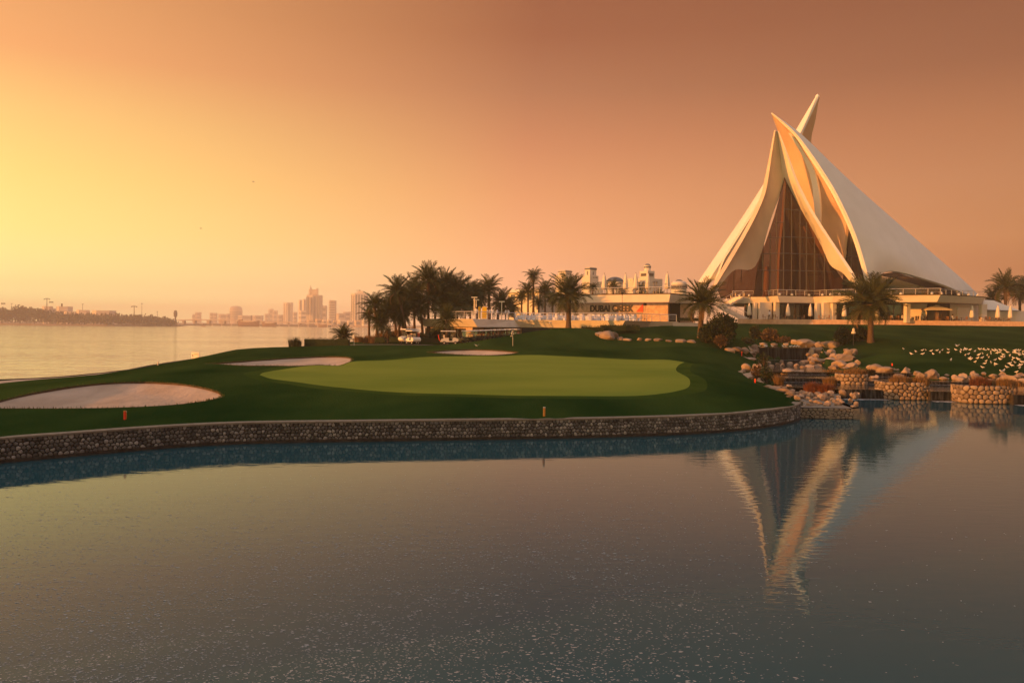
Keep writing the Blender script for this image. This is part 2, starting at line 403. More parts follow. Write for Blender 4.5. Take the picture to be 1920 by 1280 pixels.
ctrl += [(-41, 40, .6), (-41, 62, .55), (-39, 88, .5), (-42, 20, .6), (-30, 22, .95), (-38, 99, .9), (-32, 110, 1.8), (-28, 120, 2.0), (-25, 140, 2.3), (-23, 200, 2.5),
         (-18, 108, 2.5), (-6, 110, 2.5), (3, 113, 2.6), (-15, 125, 2.7), (0, 125, 2.7), (12, 125, 3.0), (-12, 150, 3), (5, 160, 3.2), (30, 160, 5.5), (60, 170, 6.2), (100, 170, 6.4), (110, 140, 6), (140, 120, 4.5), (140, 80, 2),
         (0, 260, 3), (60, 300, 5), (160, 260, 6), (20, 500, 4), (200, 500, 5), (400, 300, 6), (400, 100, 4), (600, 600, 5), (900, 900, 5), (60, 900, 3), (900, 40, 3)]
BOULDERS = {
    ('pale boulder left of the dark waterfall', 'boulders left of the waterfall'): [(1371, 663, 20, 12, 95), (1384, 661, 20, 11, 97), (1397, 664, 20, 13, 98), (1411, 669, 15, 13, 100), (1377, 650, 17, 7, 107), (1393, 651, 13, 6, 108), (1408, 677, 26, 7, 92), (1420, 662, 10, 9, 102)],
    ('pale boulder on the left stream bank near the shrubs', 'boulders on the left stream bank'): [(1380, 709, 16, 5, 70), (1392, 712, 20, 8, 69), (1400, 697, 20, 16, 78), (1403, 711, 24, 12, 71), (1404, 719, 22, 7, 66), (1416, 699, 18, 17, 78), (1425, 691, 10, 9, 80), (1442, 728, 20, 6, 59), (1457, 731, 26, 7, 57), (1464, 736, 18, 7, 55.5), (1476, 738, 28, 10, 54), (1488, 743, 24, 11, 52), (1495, 750, 14, 10, 50)],
    ('orange lit rock right of the waterfall', 'rocks right of the waterfall'): [(1510, 683, 20, 8, 97), (1521, 673, 13, 21, 104.6), (1529, 668, 18, 18, 106), (1531, 681, 24, 11, 97), (1541, 664, 20, 14, 105), (1547, 673, 20, 13, 100), (1557, 681, 22, 11, 94)],
    ('rock behind the waterfall pool', 'rocks behind the waterfall'): [(1432, 648, 14, 6, 115), (1455, 648, 16, 5, 115), (1476, 648, 14, 5, 115), (1491, 645, 13, 9, 115), (1516, 651, 38, 16, 114), (1539, 651, 16, 11, 113), (1564, 652, 40, 13, 110)],
    ('pale stone in the stream below the waterfall', 'stones in the stream'): [(1447, 690, 12, 7, 86), (1458, 687, 12, 7, 90), (1468, 689, 9, 9, 88), (1480, 705, 32, 14, 77), (1495, 688, 11, 7, 88), (1498, 700, 24, 6, 78), (1507, 694, 14, 9, 85), (1521, 694, 18, 11, 86), (1535, 692, 18, 10, 87)],
    ('large orange lit boulder right of the stream', 'large boulders right of the stream'): [(1565, 694, 18, 10, 84), (1580, 691, 24, 16, 86), (1586, 678, 36, 14, 92), (1601, 692, 26, 13, 85), (1610, 684, 14, 10, 89)],
    ('boulder in the row along the right lawn edge', 'boulders along the right lawn'): [(1633, 693, 13, 9, 78), (1641, 712, 17, 10, 70.5), (1647, 699, 26, 17, 77), (1665, 700, 32, 13, 76), (1689, 709, 19, 8, 72), (1702, 707, 21, 19, 74), (1727, 709, 15, 11, 69.6), (1751, 711, 25, 19, 69.6), (1770, 713, 19, 7, 69.6), (1793, 713, 13, 11, 69.6), (1807, 712, 15, 13, 69.6), (1816, 714, 11, 9, 69.6), (1828, 714, 17, 13, 69.6), (1839, 715, 15, 12, 69.6), (1859, 717, 22, 7, 69.6), (1896, 723, 38, 20, 66.8), (1921, 725, 18, 16, 66.3)],
    ('boulder along the rocky gully before the sign wall', 'boulders in the gully'): [(1127, 632, 18, 10, 112), (1142, 637, 34, 17, 111), (1153, 634, 16, 12, 112), (1165, 638, 14, 7, 111), (1176, 639, 22, 5, 110.5), (1200, 639, 10, 6, 110), (1215, 639, 14, 5, 110), (1233, 640, 18, 6, 109), (1255, 641, 12, 4, 108), (1278, 642, 24, 6, 107), (1298, 643, 16, 6, 106)],
}
POOLS = [
    ([(1574, 60.8), (1670, 60.8), (1748, 59.7), (1816, 59.7), (1900, 57.4), (2100, 57), (2100, 67.2), (1570, 67.2)], .70, 'lowest stepped pool behind the two stone planters'),
    ([(1560, 67), (2100, 67), (2100, 68.4), (1740, 69), (1704, 73.6), (1620, 73.6), (1560, 74)], .95, 'middle stepped pool below the right lawn edge'),
    ([(1600, 73.4), (1712, 73.4), (1712, 75.5), (1610, 77)], 1.30, 'upper stepped pool along the boulders of the right lawn'),
    ([(1462, 64), (1575, 62), (1575, 70.1), (1462, 70.1)], .60, 'dark pool at the foot of the left stream'),
    ([(1455, 70), (1560, 70), (1556, 76.1), (1450, 76.1)], .92, 'narrow stream pool between shrubs and golden grass'),
    ([(1440, 76), (1560, 76), (1545, 90), (1535, 105.1), (1410, 105.1), (1430, 88)], 1.16, 'foamy stream running from the foot of the waterfall'),
    ([(1422, 105), (1521, 105), (1524, 114), (1418, 114)], 2.74, 'brimming pool on top of the waterfall')]
for rows in BOULDERS.values(): cp(*[(q[0], q[1], q[4]) for q in rows])
ctrl = np.array(ctrl, float)
def tps_kernel(d2): return np.where(d2 > 0, d2 * np.log(np.maximum(d2, 1e-12)), 0) * .5
S_ = 50.0
cxy = ctrl[:, :2] / S_
K_ = tps_kernel(((cxy[:, None] - cxy[None]) ** 2).sum(-1)) + np.eye(len(cxy)) * 8e-5
Q_ = np.hstack([np.ones((len(cxy), 1)), cxy])
A_ = np.block([[K_, Q_], [Q_.T, np.zeros((3, 3))]])
TPS_W = np.linalg.solve(A_, np.concatenate([ctrl[:, 2], np.zeros(3)]))
def height_np(xy):
    q = np.asarray(xy, float) / S_; out = np.empty(len(q))
    for i in range(0, len(q), 4000):
        s = q[i:i + 4000]
        out[i:i + 4000] = tps_kernel(((s[:, None] - cxy[None]) ** 2).sum(-1)) @ TPS_W[:-3] + TPS_W[-3] + s @ TPS_W[-2:]
    return out
def ground(x, y): return float(height_np([(x, y)])[0])
def on_ground(px, d):
    x, y = XD(px, d); return Vector((x, y, ground(x, y)))
def in_poly(pts, poly):
    pts = np.asarray(pts, float); poly = np.asarray(poly, float)
    x, y = pts[:, 0], pts[:, 1]; ins = np.zeros(len(pts), bool); j = len(poly) - 1
    for i in range(len(poly)):
        xi, yi, xj, yj = *poly[i], *poly[j]
        c = ((yi > y) != (yj > y)) & (x < (xj - xi) * (y - yi) / ((yj - yi) or 1e-9) + xi)
        ins ^= c; j = i
    return ins
def poly_dist(pts, poly):
    pts = np.asarray(pts, float); poly = np.asarray(poly, float); best = np.full(len(pts), 1e9)
    for a, b in zip(poly, np.roll(poly, -1, 0)):
        ab = b - a; t = np.clip(((pts - a) @ ab) / max(ab @ ab, 1e-9), 0, 1)
        best = np.minimum(best, np.hypot(*(pts - a - t[:, None] * ab).T))
    return best
def outline(rows, n):
    pts = [P(*r) for r in rows]; pts.append(pts[0]); return [(p.x, p.y) for p in spline(pts, n)][:-1]
edge_x = lambda y: -41.0 + (y - 62.5) * .05
def grown(poly, g):
    q = np.array(poly); c = np.roll(q, -1, 0) - np.roll(q, 1, 0); nrm = np.column_stack([c[:, 1], -c[:, 0]]); nrm /= np.linalg.norm(nrm, axis=1)[:, None]
    return [tuple(p) for p in q + nrm * g]
REG = {
    'green_collar': grown(outline(GREEN, 120), 1.1),
    'sand_bunker': outline(BUNKER1, 110), 'sand_bunker.001': outline(BUNKER2, 90), 'sand_bunker.002': outline(BUNKER3, 70),
    'putting_green': outline(GREEN, 130),
    'path': [(edge_x(y) + 1.0, y) for y in range(16, 96, 4)] + [(edge_x(y) + 3.1, y) for y in range(92, 12, -4)],
    'cart_road': [XD(*q) for q in ((622, 113), (660, 108.5), (720, 107), (800, 106.2), (860, 107), (930, 110), (1010, 114), (1010, 121), (930, 120), (880, 119.5), (800, 116.5), (720, 115.5), (650, 118))],
}
LAND = [(edge_x(y), y) for y in range(8, 96, 4)] + [(-37.6, 100), (-33, 111), (-29, 124), (-26, 150), (-23, 250), (-10, 500), (40, 900), (900, 900), (900, 40), (140, 42), (60, 44), (40, 44), (23, 44.6), (18.3, 46.2)] \
    + [(p.x, p.y) for p in reversed(WALL_XY)] + [(-36, 16), (-39, 8)]
pts, edges = [], []
def constrain(poly):
    b = len(pts); pts.extend(poly); n = len(poly); edges.extend((b + i, b + (i + 1) % n) for i in range(n))
constrain(LAND)
for k in REG: constrain(REG[k])
fixed = np.array(pts)
def scatter(x0, x1, y0, y1, s, poly=None):
    g = [(x + rng.uniform(-.3, .3) * s, y + rng.uniform(-.3, .3) * s) for x in np.arange(x0, x1, s) for y in np.arange(y0, y1, s)]
    return [g[i] for i in np.nonzero(in_poly(g, poly if poly is not None else LAND))[0]]
cand = scatter(-46, 62, 28, 62, 1.0) + scatter(-42, 95, 62, 112, 1.5) + scatter(20, 62, 44, 116, .6) + scatter(-40, 130, 112, 172, 4) + scatter(-40, 420, 172, 480, 25) + scatter(-40, 900, 480, 890, 70) + scatter(130, 420, 50, 172, 18)
for k, s in (('sand_bunker', .45), ('sand_bunker.001', .6), ('sand_bunker.002', .6)):
    q = np.array(REG[k]); cand += scatter(q[:, 0].min(), q[:, 0].max(), q[:, 1].min(), q[:, 1].max(), s, q)
cand = np.array(cand)
keep = np.ones(len(cand), bool)
for i in range(0, len(cand), 4000):
    d2 = ((cand[i:i + 4000, None] - fixed[None]) ** 2).sum(-1).min(1); keep[i:i + 4000] = d2 > .09
pts.extend(map(tuple, cand[keep]))
vo, eo, fo, *_ = delaunay_2d_cdt([Vector(p) for p in pts], edges, [], 0, 1e-5)
V = np.array([tuple(v) for v in vo]); T = np.array([tuple(f) for f in fo])
Z = height_np(V)
Z += np.array([noise.noise((x * .22, y * .22, 3.1)) * .05 + noise.noise((x * .7, y * .7, 9.1)) * .015 for x, y in V])
for poly_, z_, _l in POOLS:                              # the beds of the pools, and the pond's own bed at the right
    q = np.array([XD(*p) for p in poly_]); ins = in_poly(V, q); Z[ins] = np.minimum(Z[ins], z_ - .3)
q = np.array([XD(*p) for p in ((1506, 40), (2200, 40), (2200, 57), (1905, 57), (1815, 59.5), (1747, 59.5), (1665, 60.6), (1560, 60.6), (1520, 57), (1512, 50))]); ins = in_poly(V, q); Z[ins] = np.minimum(Z[ins], -.6)
cen = V[T].mean(1)
owner = np.where(in_poly(cen, LAND), 0, -1)
for i, k in enumerate(REG, 1): owner[in_poly(cen, REG[k]) & (owner >= 0)] = i
def sub_mesh(name, sel, z, m, kind='structure'):
    t = T[sel]; used, inv = np.unique(t, return_inverse=True); inv = inv.reshape(-1, 3)
    o = link(name, mesh_of(name, np.column_stack([V[used], z[used]]), [tuple(map(int, f)) for f in inv], True), M[m])
    return tag(o, kind=kind)
sub_mesh('grass_ground', owner == 0, Z, 'rough_grass')['label'] = 'dark green rough grass of the golf course with its mounds and lawns'
info = {'sand_bunker': 'large pale sand bunker at the left beside the pond', 'sand_bunker.001': 'long narrow sand bunker left of the putting green',
        'sand_bunker.002': 'shallow sand bunker behind the putting green', 'putting_green': 'smooth light green putting green in the middle', 'green_collar': 'narrow mown collar of grass round the putting green', 'path': 'pale paved path along the creek', 'cart_road': 'paved cart road in front of the palms'}
tuft_sites = []
for i, k in enumerate(REG, 1):
    z = Z.copy()
    if 'bunker' in k:
        d = poly_dist(V, REG[k]); big = 1.0 if k == 'sand_bunker' else .7
        z -= .10 + .42 * big * np.clip(d / 2.6, 0, 1) ** 1.2 * (2 - np.clip(d / 2.6, 0, 1) ** 1.2)
        # the turf lip around the sand
        mb = MB(); q = REG[k]; n = len(q); zz = height_np(q)
        vs = [(x, y, zz[j] + .02) for j, (x, y) in enumerate(q)] + [(x, y, zz[j] - .3) for j, (x, y) in enumerate(q)]
        mb.add(vs, [(j, (j + 1) % n, n + (j + 1) % n, n + j) for j in range(n)])
        tag(mb.build('turf_lip', M['soil']), 'dark cut turf lip around the ' + info[k][info[k].index('sand'):].replace('sand bunker', 'sand bunker,'), kind='structure')
        tuft_sites.append((k, q))
    tag(sub_mesh(k, owner == i, z, {'putting_green': 'green_grass', 'green_collar': 'collar_grass', 'path': 'paving', 'cart_road': 'asphalt'}.get(k, 'sand')), info[k])

# tufts of longer grass on the bunker lips and along the pond wall
mb = MB()
def blade(mb, p, h, w, lean):
    a = rng.uniform(0, 6.28); dx, dy = math.cos(a), math.sin(a); b = rng.uniform(0, 6.28)
    mb.add([(p[0] - dx * w, p[1] - dy * w, p[2]), (p[0] + dx * w, p[1] + dy * w, p[2]), (p[0] + math.cos(b) * lean, p[1] + math.sin(b) * lean, p[2] + h)], [(0, 1, 2)])
for k, q in tuft_sites:
    zz = height_np(q)
    for j in range(len(q)):
        (x0, y0), (x1, y1) = q[j], q[(j + 1) % len(q)]
        L = math.hypot(x1 - x0, y1 - y0)
        for _ in range(int(L * 26)):
            t = rng.random(); blade(mb, (x0 + (x1 - x0) * t + rng.gauss(0, .06), y0 + (y1 - y0) * t + rng.gauss(0, .06), zz[j] - .02), rng.uniform(.06, .17), .02, .06)
for a, b in zip(WALL_XY, WALL_XY[1:]):
    nx, ny = -(b - a).y, (b - a).x; l = math.hypot(nx, ny)
    for _ in range(int(l * 22)):
        t = rng.random(); s = rng.uniform(.42, .8) / l
        p = a.lerp(b, t); x, y = p.x + nx * s, p.y + ny * s
        blade(mb, (x, y, WALL_H - .06), rng.uniform(.06, .14), .02, .05)
tag(mb.build('grass_tufts', M['tuft']), 'short tufts of grass along the bunker lips and wall top', 'grass', kind='stuff')

# ------------------------------------------------------------------ water
def sheet(name, poly, z, m, label, kind='structure'):
    o = link(name, mesh_of(name, [(x, y, z) for x, y in poly], [tuple(range(len(poly)))]), M[m])
    return tag(o, label, kind=kind)
pond_poly = [(-38, 7), (120, 7), (120, 68), (24, 68), (18.5, 57), (17.4, 49.5)] + [(p.x + .05, p.y + .25) for p in reversed(WALL_XY)]
pw = link('pond_water', None or mesh_of('pond_water', [(x, y, 0) for x, y in pond_poly], [tuple(range(len(pond_poly)))]), M['pond'])
tag(pw, 'still grey blue pond reflecting the clubhouse', kind='structure')
sheet('creek_water', [(-5000, -140), (5000, -140), (5000, 5900), (-5000, 5900)], -1.0, 'creek', 'wide creek shining in the evening light')
mb = MB(); mb.prism([(-130, -139), (160, -139), (160, 7), (-130, 7)], -1.6, .5); tag(mb.build('near_bank', M['rough_grass']), 'grass bank on the near side of the pond', kind='structure')
mb = MB(); mb.prism([(-44, 7.005), (160, 7.005), (160, 70), (-26, 70), (-44, 12)], -2.4, -1.9); tag(mb.build('pond_bed', M['soil']), 'dark bed of the pond', kind='structure')
# low stone edge between the path and the creek
mb = MB(); eg = [(edge_x(y), y) for y in range(8, 96, 4)] + [(-37.6, 100), (-33, 111), (-29, 124), (-26, 150), (-23, 250)]
for (xa, ya), (xb, yb) in zip(eg, eg[1:]):
    za, zb = ground(xa, ya) + .06, ground(xb, yb) + .06
    mb.add([(xa - .5, ya, -1.6), (xb - .5, yb, -1.6), (xb - .35, yb, zb), (xa - .35, ya, za), (xa + .1, ya, za), (xb + .1, yb, zb), (xb + .1, yb, zb - .5), (xa + .1, ya, za - .5)], [(0, 1, 2, 3), (3, 2, 5, 4), (4, 5, 6, 7)])
tag(mb.build('creek_wall', M['mortar']), 'low dark stone edging wall between the path and the creek', 'wall')

# flakes of foam drifting on the pond
mb = MB(); fr = random.Random(3); made = 0
while made < 21000:
    px, py = fr.uniform(-60, 1980), 860 + 425 * fr.random() ** .75
    dens = max(0, min(1, 1.1 - abs(px - 420) / 1500)) * min(1, max(.0, (py - 880 + fr.uniform(-30, 30)) / 110))
    if px > 1150: dens *= max(.10, 1 - (px - 1150) / 420)
    p = PZ(px, py, .004)
    cl = noise.noise((p.x * .35, p.y * .35, 1.7)) * .9 + noise.noise((p.x * 1.3, p.y * 1.3, 4.4)) * .6
    if fr.random() > dens * (.7 + .55 * cl) * (p.y / 16) ** 1.1: 
        made += .15; continue
    made += 1
    if p.y > 36: continue
    s = fr.uniform(.006, .017) * (1 + .7 * (fr.random() < .12)) * (1.2 if p.y > 18 else 1); k = fr.randint(5, 7); a0 = fr.uniform(0, 6.3); el = fr.uniform(.35, .9); a0 = fr.gauss(0, .5); ca, sa = math.cos(a0), math.sin(a0); vs = []
    for j in range(k):
        a = j * 6.283 / k; r_ = s * fr.uniform(.6, 1.35); x, y = r_ * math.cos(a) * 1.5, r_ * math.sin(a) * el
        vs.append((p.x + x * ca - y * sa, p.y + x * sa + y * ca, .004))
    mb.add(vs, [tuple(range(k))])
tag(mb.build('foam_flakes', M['flake']), 'thousands of small pale foam flakes floating on the pond', 'foam', kind='stuff')

# ------------------------------------------------------------------ walls of separate stones
def clip_poly(poly, a, nx, ny):
    out = []
    for i, p in enumerate(poly):
        q = poly[(i + 1) % len(poly)]
        dp = (p[0] - a[0]) * nx + (p[1] - a[1]) * ny; dq = (q[0] - a[0]) * nx + (q[1] - a[1]) * ny
        if dp <= 0: out.append(p)
        if dp * dq < 0:
            t = dp / (dp - dq); out.append((p[0] + (q[0] - p[0]) * t, p[1] + (q[1] - p[1]) * t))
    return out
def stone_wall(root, path, z0, z1, cell, m, limit=300, gap=.014, proud=.07, seed=1, flip=1, asp=1.15):
    r = random.Random(seed); path = [Vector(p) for p in path]
    cum = [0]
    for a, b in zip(path, path[1:]): cum.append(cum[-1] + (b - a).length)
    L, H = cum[-1], z1 - z0
    def at(s, z, off):
        s = min(max(s, 0), L - 1e-6); i = max(k for k in range(len(cum) - 1) if cum[k] <= s) if len(cum) < 4 else int(np.searchsorted(cum, s, 'right')) - 1
        i = min(i, len(path) - 2); a, b = path[i], path[i + 1]; t = (s - cum[i]) / (cum[i + 1] - cum[i]); p = a.lerp(b, t)
        d0 = (path[min(i + 1, len(path) - 1)] - path[max(i - 1, 0)]).normalized(); d1 = (path[min(i + 2, len(path) - 1)] - path[i]).normalized(); d = d0.lerp(d1, t)
        return (p.x + d.y * off * flip, p.y - d.x * off * flip, z0 + z)
    cw = cell * asp; nx, nz = max(2, round(L / cw)), max(2, round(H / cell))
    seeds = {}
    for i in range(nx):
        for j in range(nz):
            seeds[i, j] = ((i + .5 + (.5 if j % 2 else 0) * .9 + r.uniform(-.34, .34)) * L / nx, (j + .5 + r.uniform(-.3, .3)) * H / nz)
    stones = []
    for (i, j), c in seeds.items():
        poly = [(max(0, c[0] - 2.5 * cw), 0), (min(L, c[0] + 2.5 * cw), 0), (min(L, c[0] + 2.5 * cw), H), (max(0, c[0] - 2.5 * cw), H)]
        for di in (-2, -1, 0, 1, 2):
            for dj in (-2, -1, 0, 1, 2):
                o = seeds.get((i + di, j + dj))
                if o and (di or dj):
                    mx_, mz_ = (o[0] + c[0]) / 2, (o[1] + c[1]) / 2; dx, dz = o[0] - c[0], o[1] - c[1]; l = math.hypot(dx, dz)
                    poly = clip_poly(poly, (mx_ - dx / l * gap, mz_ - dz / l * gap), dx / l, dz / l)
                    if len(poly) < 3: break
            if len(poly) < 3: break
        if len(poly) < 3: continue
        gx = sum(p[0] for p in poly) / len(poly); gz = sum(p[1] for p in poly) / len(poly)
        rnd = []                                         # soften the corners
        for k, p in enumerate(poly):
            a, b = poly[k - 1], poly[(k + 1) % len(poly)]
            rnd += [(p[0] * .72 + a[0] * .28, p[1] * .72 + a[1] * .28), (p[0] * .72 + b[0] * .28, p[1] * .72 + b[1] * .28)]
        ar = max(x for x, _ in poly) - min(x for x, _ in poly)
        h = proud * r.uniform(.5, 1.2); n = len(rnd)
        vs = [at(x, z, -.02) for x, z in rnd] + [at(gx + (x - gx) * .95, gz + (z - gz) * .95, h * .65) for x, z in rnd] + [at(gx + (x - gx) * .6, gz + (z - gz) * .6, h) for x, z in rnd]
        fs = [(k, (k + 1) % n, n + (k + 1) % n, n + k) for k in range(n)] + [(n + k, n + (k + 1) % n, 2 * n + (k + 1) % n, 2 * n + k) for k in range(n)] + [tuple(range(2 * n, 3 * n))]
        dist = math.hypot(vs[0][0], vs[0][1]); stones.append((ar / dist, vs, fs))
    stones.sort(key=lambda s: -s[0])
    for _, vs, fs in stones[:limit]:
        o = MB().add(vs, fs).build('stone', m, root, True)
    if len(stones) > limit:
        mb = MB()
        for _, vs, fs in stones[limit:]: mb.add(vs, fs)
        tag(mb.build('small_stones', m, root, True), kind='stuff')
    n = max(4, int(L / .5)); mb = MB(); row = [(at(L * k / n, -.6, .012), at(L * k / n, H, .012), at(L * k / n, H, -.4)) for k in range(n + 1)]
    vs = [p for q in row for p in q]; fs = []
    for k in range(n): fs += [(3 * k, 3 * k + 3, 3 * k + 4, 3 * k + 1), (3 * k + 1, 3 * k + 4, 3 * k + 5, 3 * k + 2)]
    mb.add(vs, fs).build('mortar', M['mortar'], root)
    return at, L
root = thing('pond_wall', (WALL_XY[30].x, WALL_XY[30].y, 0), 'long curved grey rubble stone wall holding the grass above the pond', 'wall')
at, L = stone_wall(root, WALL_XY, .1, WALL_H - .05, .155, M['wall_stone'], 300, gap=.010, proud=.06, seed=5)
mb = MB(); n = 130; row = []
for k in range(n + 1):
    s = L * k / n; j = .012 * noise.noise((s * 1.5, 0, 0))
    row += [at(s, WALL_H - .16, .07 + j), at(s, WALL_H - .09 + j, .075 + j), at(s, WALL_H - .085, -.42)]
fs = []
for k in range(n): fs += [(3 * k, 3 * k + 3, 3 * k + 4, 3 * k + 1), (3 * k + 1, 3 * k + 4, 3 * k + 5, 3 * k + 2)]
mb.add(row, fs).build('coping', M['concrete'], root)
mb = MB(); row = []                                      # wet footing at the waterline
for k in range(n + 1):
    s = L * k / n; row += [at(s, -.7, .10), at(s, .02, .09), at(s, .03, -.1)]
mb.add(row, fs).build('footing', M['mortar'], root)

# ------------------------------------------------------------------ cascade: weirs, pools, planters
def pool(poly_px, z, label, m='stream'):
    return sheet('stream_pool', [XD(*q) for q in poly_px], z, m, label)
for poly_, z_, lab_ in POOLS: pool(poly_, z_, lab_)
M['curtain'] = mat('falling_water', (.004, .0045, .005), (.07, .075, .08), rough=.45, scale=1.6, coord='Position', stretch=(3.2, 3.2, .12), spec=.12, bump=.6, bscale=4, lo=.45, hi=.75)
def weir(px0, px1, d, z0, z1, label, n=40, d1=None, name='weir', foam=True):
    a, b = Vector(XD(px0, d)), Vector(XD(px1, d1 or d)); c = (a + b) / 2
    root = thing(name, (c.x, c.y, z0), label, 'waterfall', 'stepped weirs of the cascade' if name == 'weir' else None)
    r = random.Random(int(px0)); vs, fs = [], []; rows = 5
    for i in range(n + 1):
        p = a.lerp(b, i / n)
        for j in range(rows):
            t = j / (rows - 1); off = -.10 * t ** 1.5 - .05 * noise.noise((p.x * 3.1, t * .6, 2.2)) * (.3 + t)
            vs.append((p.x, p.y + off - .03, z1 + .012 - (z1 - z0 + .012) * t))
    for i in range(n):
        for j in range(rows - 1): q = i * rows + j; fs.append((q, q + rows, q + rows + 1, q + 1))
    MB().add(vs, fs).build('water_curtain', M['curtain'], root, True)
    dr = (b - a).normalized(); nn = Vector((-dr.y, dr.x))
    mb = MB(); mb.prism([tuple(a), tuple(b), tuple(b + nn * .35), tuple(a + nn * .35)], z0 - .6, z1 - .015); mb.build('ledge', M['mortar'], root)
    if foam:
        vs, fs = [], []
        for i in range(n + 1):
            p = a.lerp(b, i / n); w = (.12 + .22 * abs(noise.noise((p.x * 1.2, 0, 5)))) * (4.5 if z0 == 0 else min(2.2, .6 + (z1 - z0)))
            vs += [(p.x, p.y - .13, z0 + .008), (p.x + .05, p.y - .16 - w, z0 + .008)]
        for i in range(n): fs.append((2 * i, 2 * i + 1, 2 * i + 3, 2 * i + 2))
        MB().add(vs, fs).build('foam', M['foam'], root)
    return root
weir(1425, 1518, 105, 1.16, 2.74, 'dark sheet waterfall with gulls lined along its rim', 80, name='waterfall')
weir(1578, 1667, 60.7, 0, .70, 'dark weir left of the first stone planter')
weir(1747, 1815, 59.6, 0, .70, 'dark weir between the two stone planters')
weir(1903, 2060, 57.2, 0, .70, 'dark weir at the right edge beyond the second planter')
weir(1562, 2080, 67, .70, .95, 'long low step of water behind the two planters', 90)
weir(1630, 1704, 73.5, .95, 1.30, 'short dark step below the boulders at the lawn', 40)
weir(1463, 1548, 70, .60, .92, 'small dark step right of the flowering shrub', 40)
weir(1478, 1550, 76, .92, 1.16, 'uppermost small step of the stream under pale slabs', 40)

def planter(px0, px1, d, depth, z1, label, seed):
    a, b = Vector(XD(px0, d)), Vector(XD(px1, d)); c = (a + b) / 2; rx = (b - a).length / 2
    arc = [(c.x - rx * math.cos(t) ** 1 * 1.0, c.y + depth * .45 - depth * .55 * math.sin(t) ** .6) for t in [math.pi * k / 24 for k in range(25)]]
    arc[0] = (arc[0][0], c.y + depth); arc[-1] = (arc[-1][0], c.y + depth)
    root = tag(thing('stone_planter', (c.x, c.y, 0), label, 'planter', 'rounded stone planters in the cascade'), kind='thing')
    stone_wall(root, arc, .02, z1, .29, M['pale_stone'], 300, gap=.018, proud=.10, seed=seed, asp=1.45)
    MB().prism(arc, -.5, z1 - .06, 0).build('soil', M['soil'], root)
    return c
planter(1664, 1750, 60.2, 1.9, 1.33, 'round planter of pale stones between two dark weirs', 3)
planter(1813, 1908, 57.8, 1.9, 1.30, 'round planter of pale stones nearest the right edge', 4)
planter(1582, 1632, 66.5, 1.6, 1.55, 'partly hidden pale stone planter left of the two round ones', 8)
# low landing of rough concrete at the end of the pond wall
a, b = PZ(1499, 784, 0).xy, PZ(1612, 786, 0).xy
root = tag(thing('stone_landing', ((a.x + b.x) / 2, a.y, 0), 'low rough stone landing heaped with pale stones at the wall end', 'landing'), kind='thing')
land_poly = [tuple(a), tuple(a.lerp(b, .5) + Vector((0, -.12))), tuple(b), (b.x + .6, b.y + 4), XD(1575, 57.5), XD(1478, 58)]
MB().prism(land_poly, -.8, .62).build('base', M['concrete'], root)
stone_wall(root, [a, a.lerp(b, .5) + Vector((0, -.12)), b, (b.x + .6, b.y + 4)], .02, .62, .17, M['concrete'], 90, gap=.008, proud=.03, seed=9, asp=1.8)

# ------------------------------------------------------------------ boulders
def boulder_mesh(seed, flat=1.0, subdiv=3):
    bm = bmesh.new(); bmesh.ops.create_icosphere(bm, subdivisions=subdiv, radius=.5)
    r = random.Random(seed); off = Vector((r.uniform(0, 50), r.uniform(0, 50), r.uniform(0, 50)))
    cuts = [(Vector((r.gauss(0, 1), r.gauss(0, 1), r.gauss(0, .8))).normalized(), r.uniform(.27, .42)) for _ in range(13)]
    for v in bm.verts:
        p = v.co.copy()
        for nrm, dd in cuts:
            k = p.dot(nrm) - dd
            if k > 0: p -= nrm * k * .97
        p *= 1 + .20 * noise.noise(v.co * 2.2 + off) + .10 * noise.noise(v.co * 5 + off) + .05 * noise.noise(v.co * 11 + off)
        v.co = p
    zmin = min(v.co.z for v in bm.verts); zmax = max(v.co.z for v in bm.verts); wx = max(abs(v.co.x) for v in bm.verts) * 2
    for v in bm.verts: v.co = Vector((v.co.x / wx, v.co.y / wx, (v.co.z - zmin) / (zmax - zmin)))
    m = bpy.data.meshes.new('boulder'); bm.to_mesh(m); bm.free()
    m.polygons.foreach_set('use_smooth', [True] * len(m.polygons)); m.set_sharp_from_angle(angle=R(28)); m.materials.append(M['boulder'])
    return m
B_MESH = [boulder_mesh(100 + i) for i in range(14)]
def boulder(px, py, w, h, d, label, group, name='boulder'):
    p = P(px, py, d)
    if 'gully' in group:                                 # set it where the sight line first meets the slope
        for k in range(120):
            q = P(px, py, 95 + k * .25)
            if q.z <= ground(q.x, q.y): p, d = q, q.y; break
    if 'lawn' in group or 'wall end' in group: p.z = max(p.z, ground(p.x, p.y) - .06)
    o = link(name, B_MESH[rng.randrange(len(B_MESH))])
    W, H = w * d / F, h * d / F
    o.location = (p.x, p.y + W * .35, p.z - H * .22); o.scale = (W * 1.12, W * rng.uniform(.85, 1.1), H * 1.22)
    o.rotation_euler = (rng.uniform(-.12, .12), rng.uniform(-.15, .15), rng.choice((0, math.pi)) + rng.uniform(-.5, .5))
    return tag(o, label, 'boulder', group)
for (lab, grp), rows in BOULDERS.items():
    rows = sorted(rows)
    for i, r_ in enumerate(rows): boulder(*r_, f'{lab}, {ORD[i]} from the left', grp)
rr_ = random.Random(77)                                  # smaller rocks that bed the boulders in
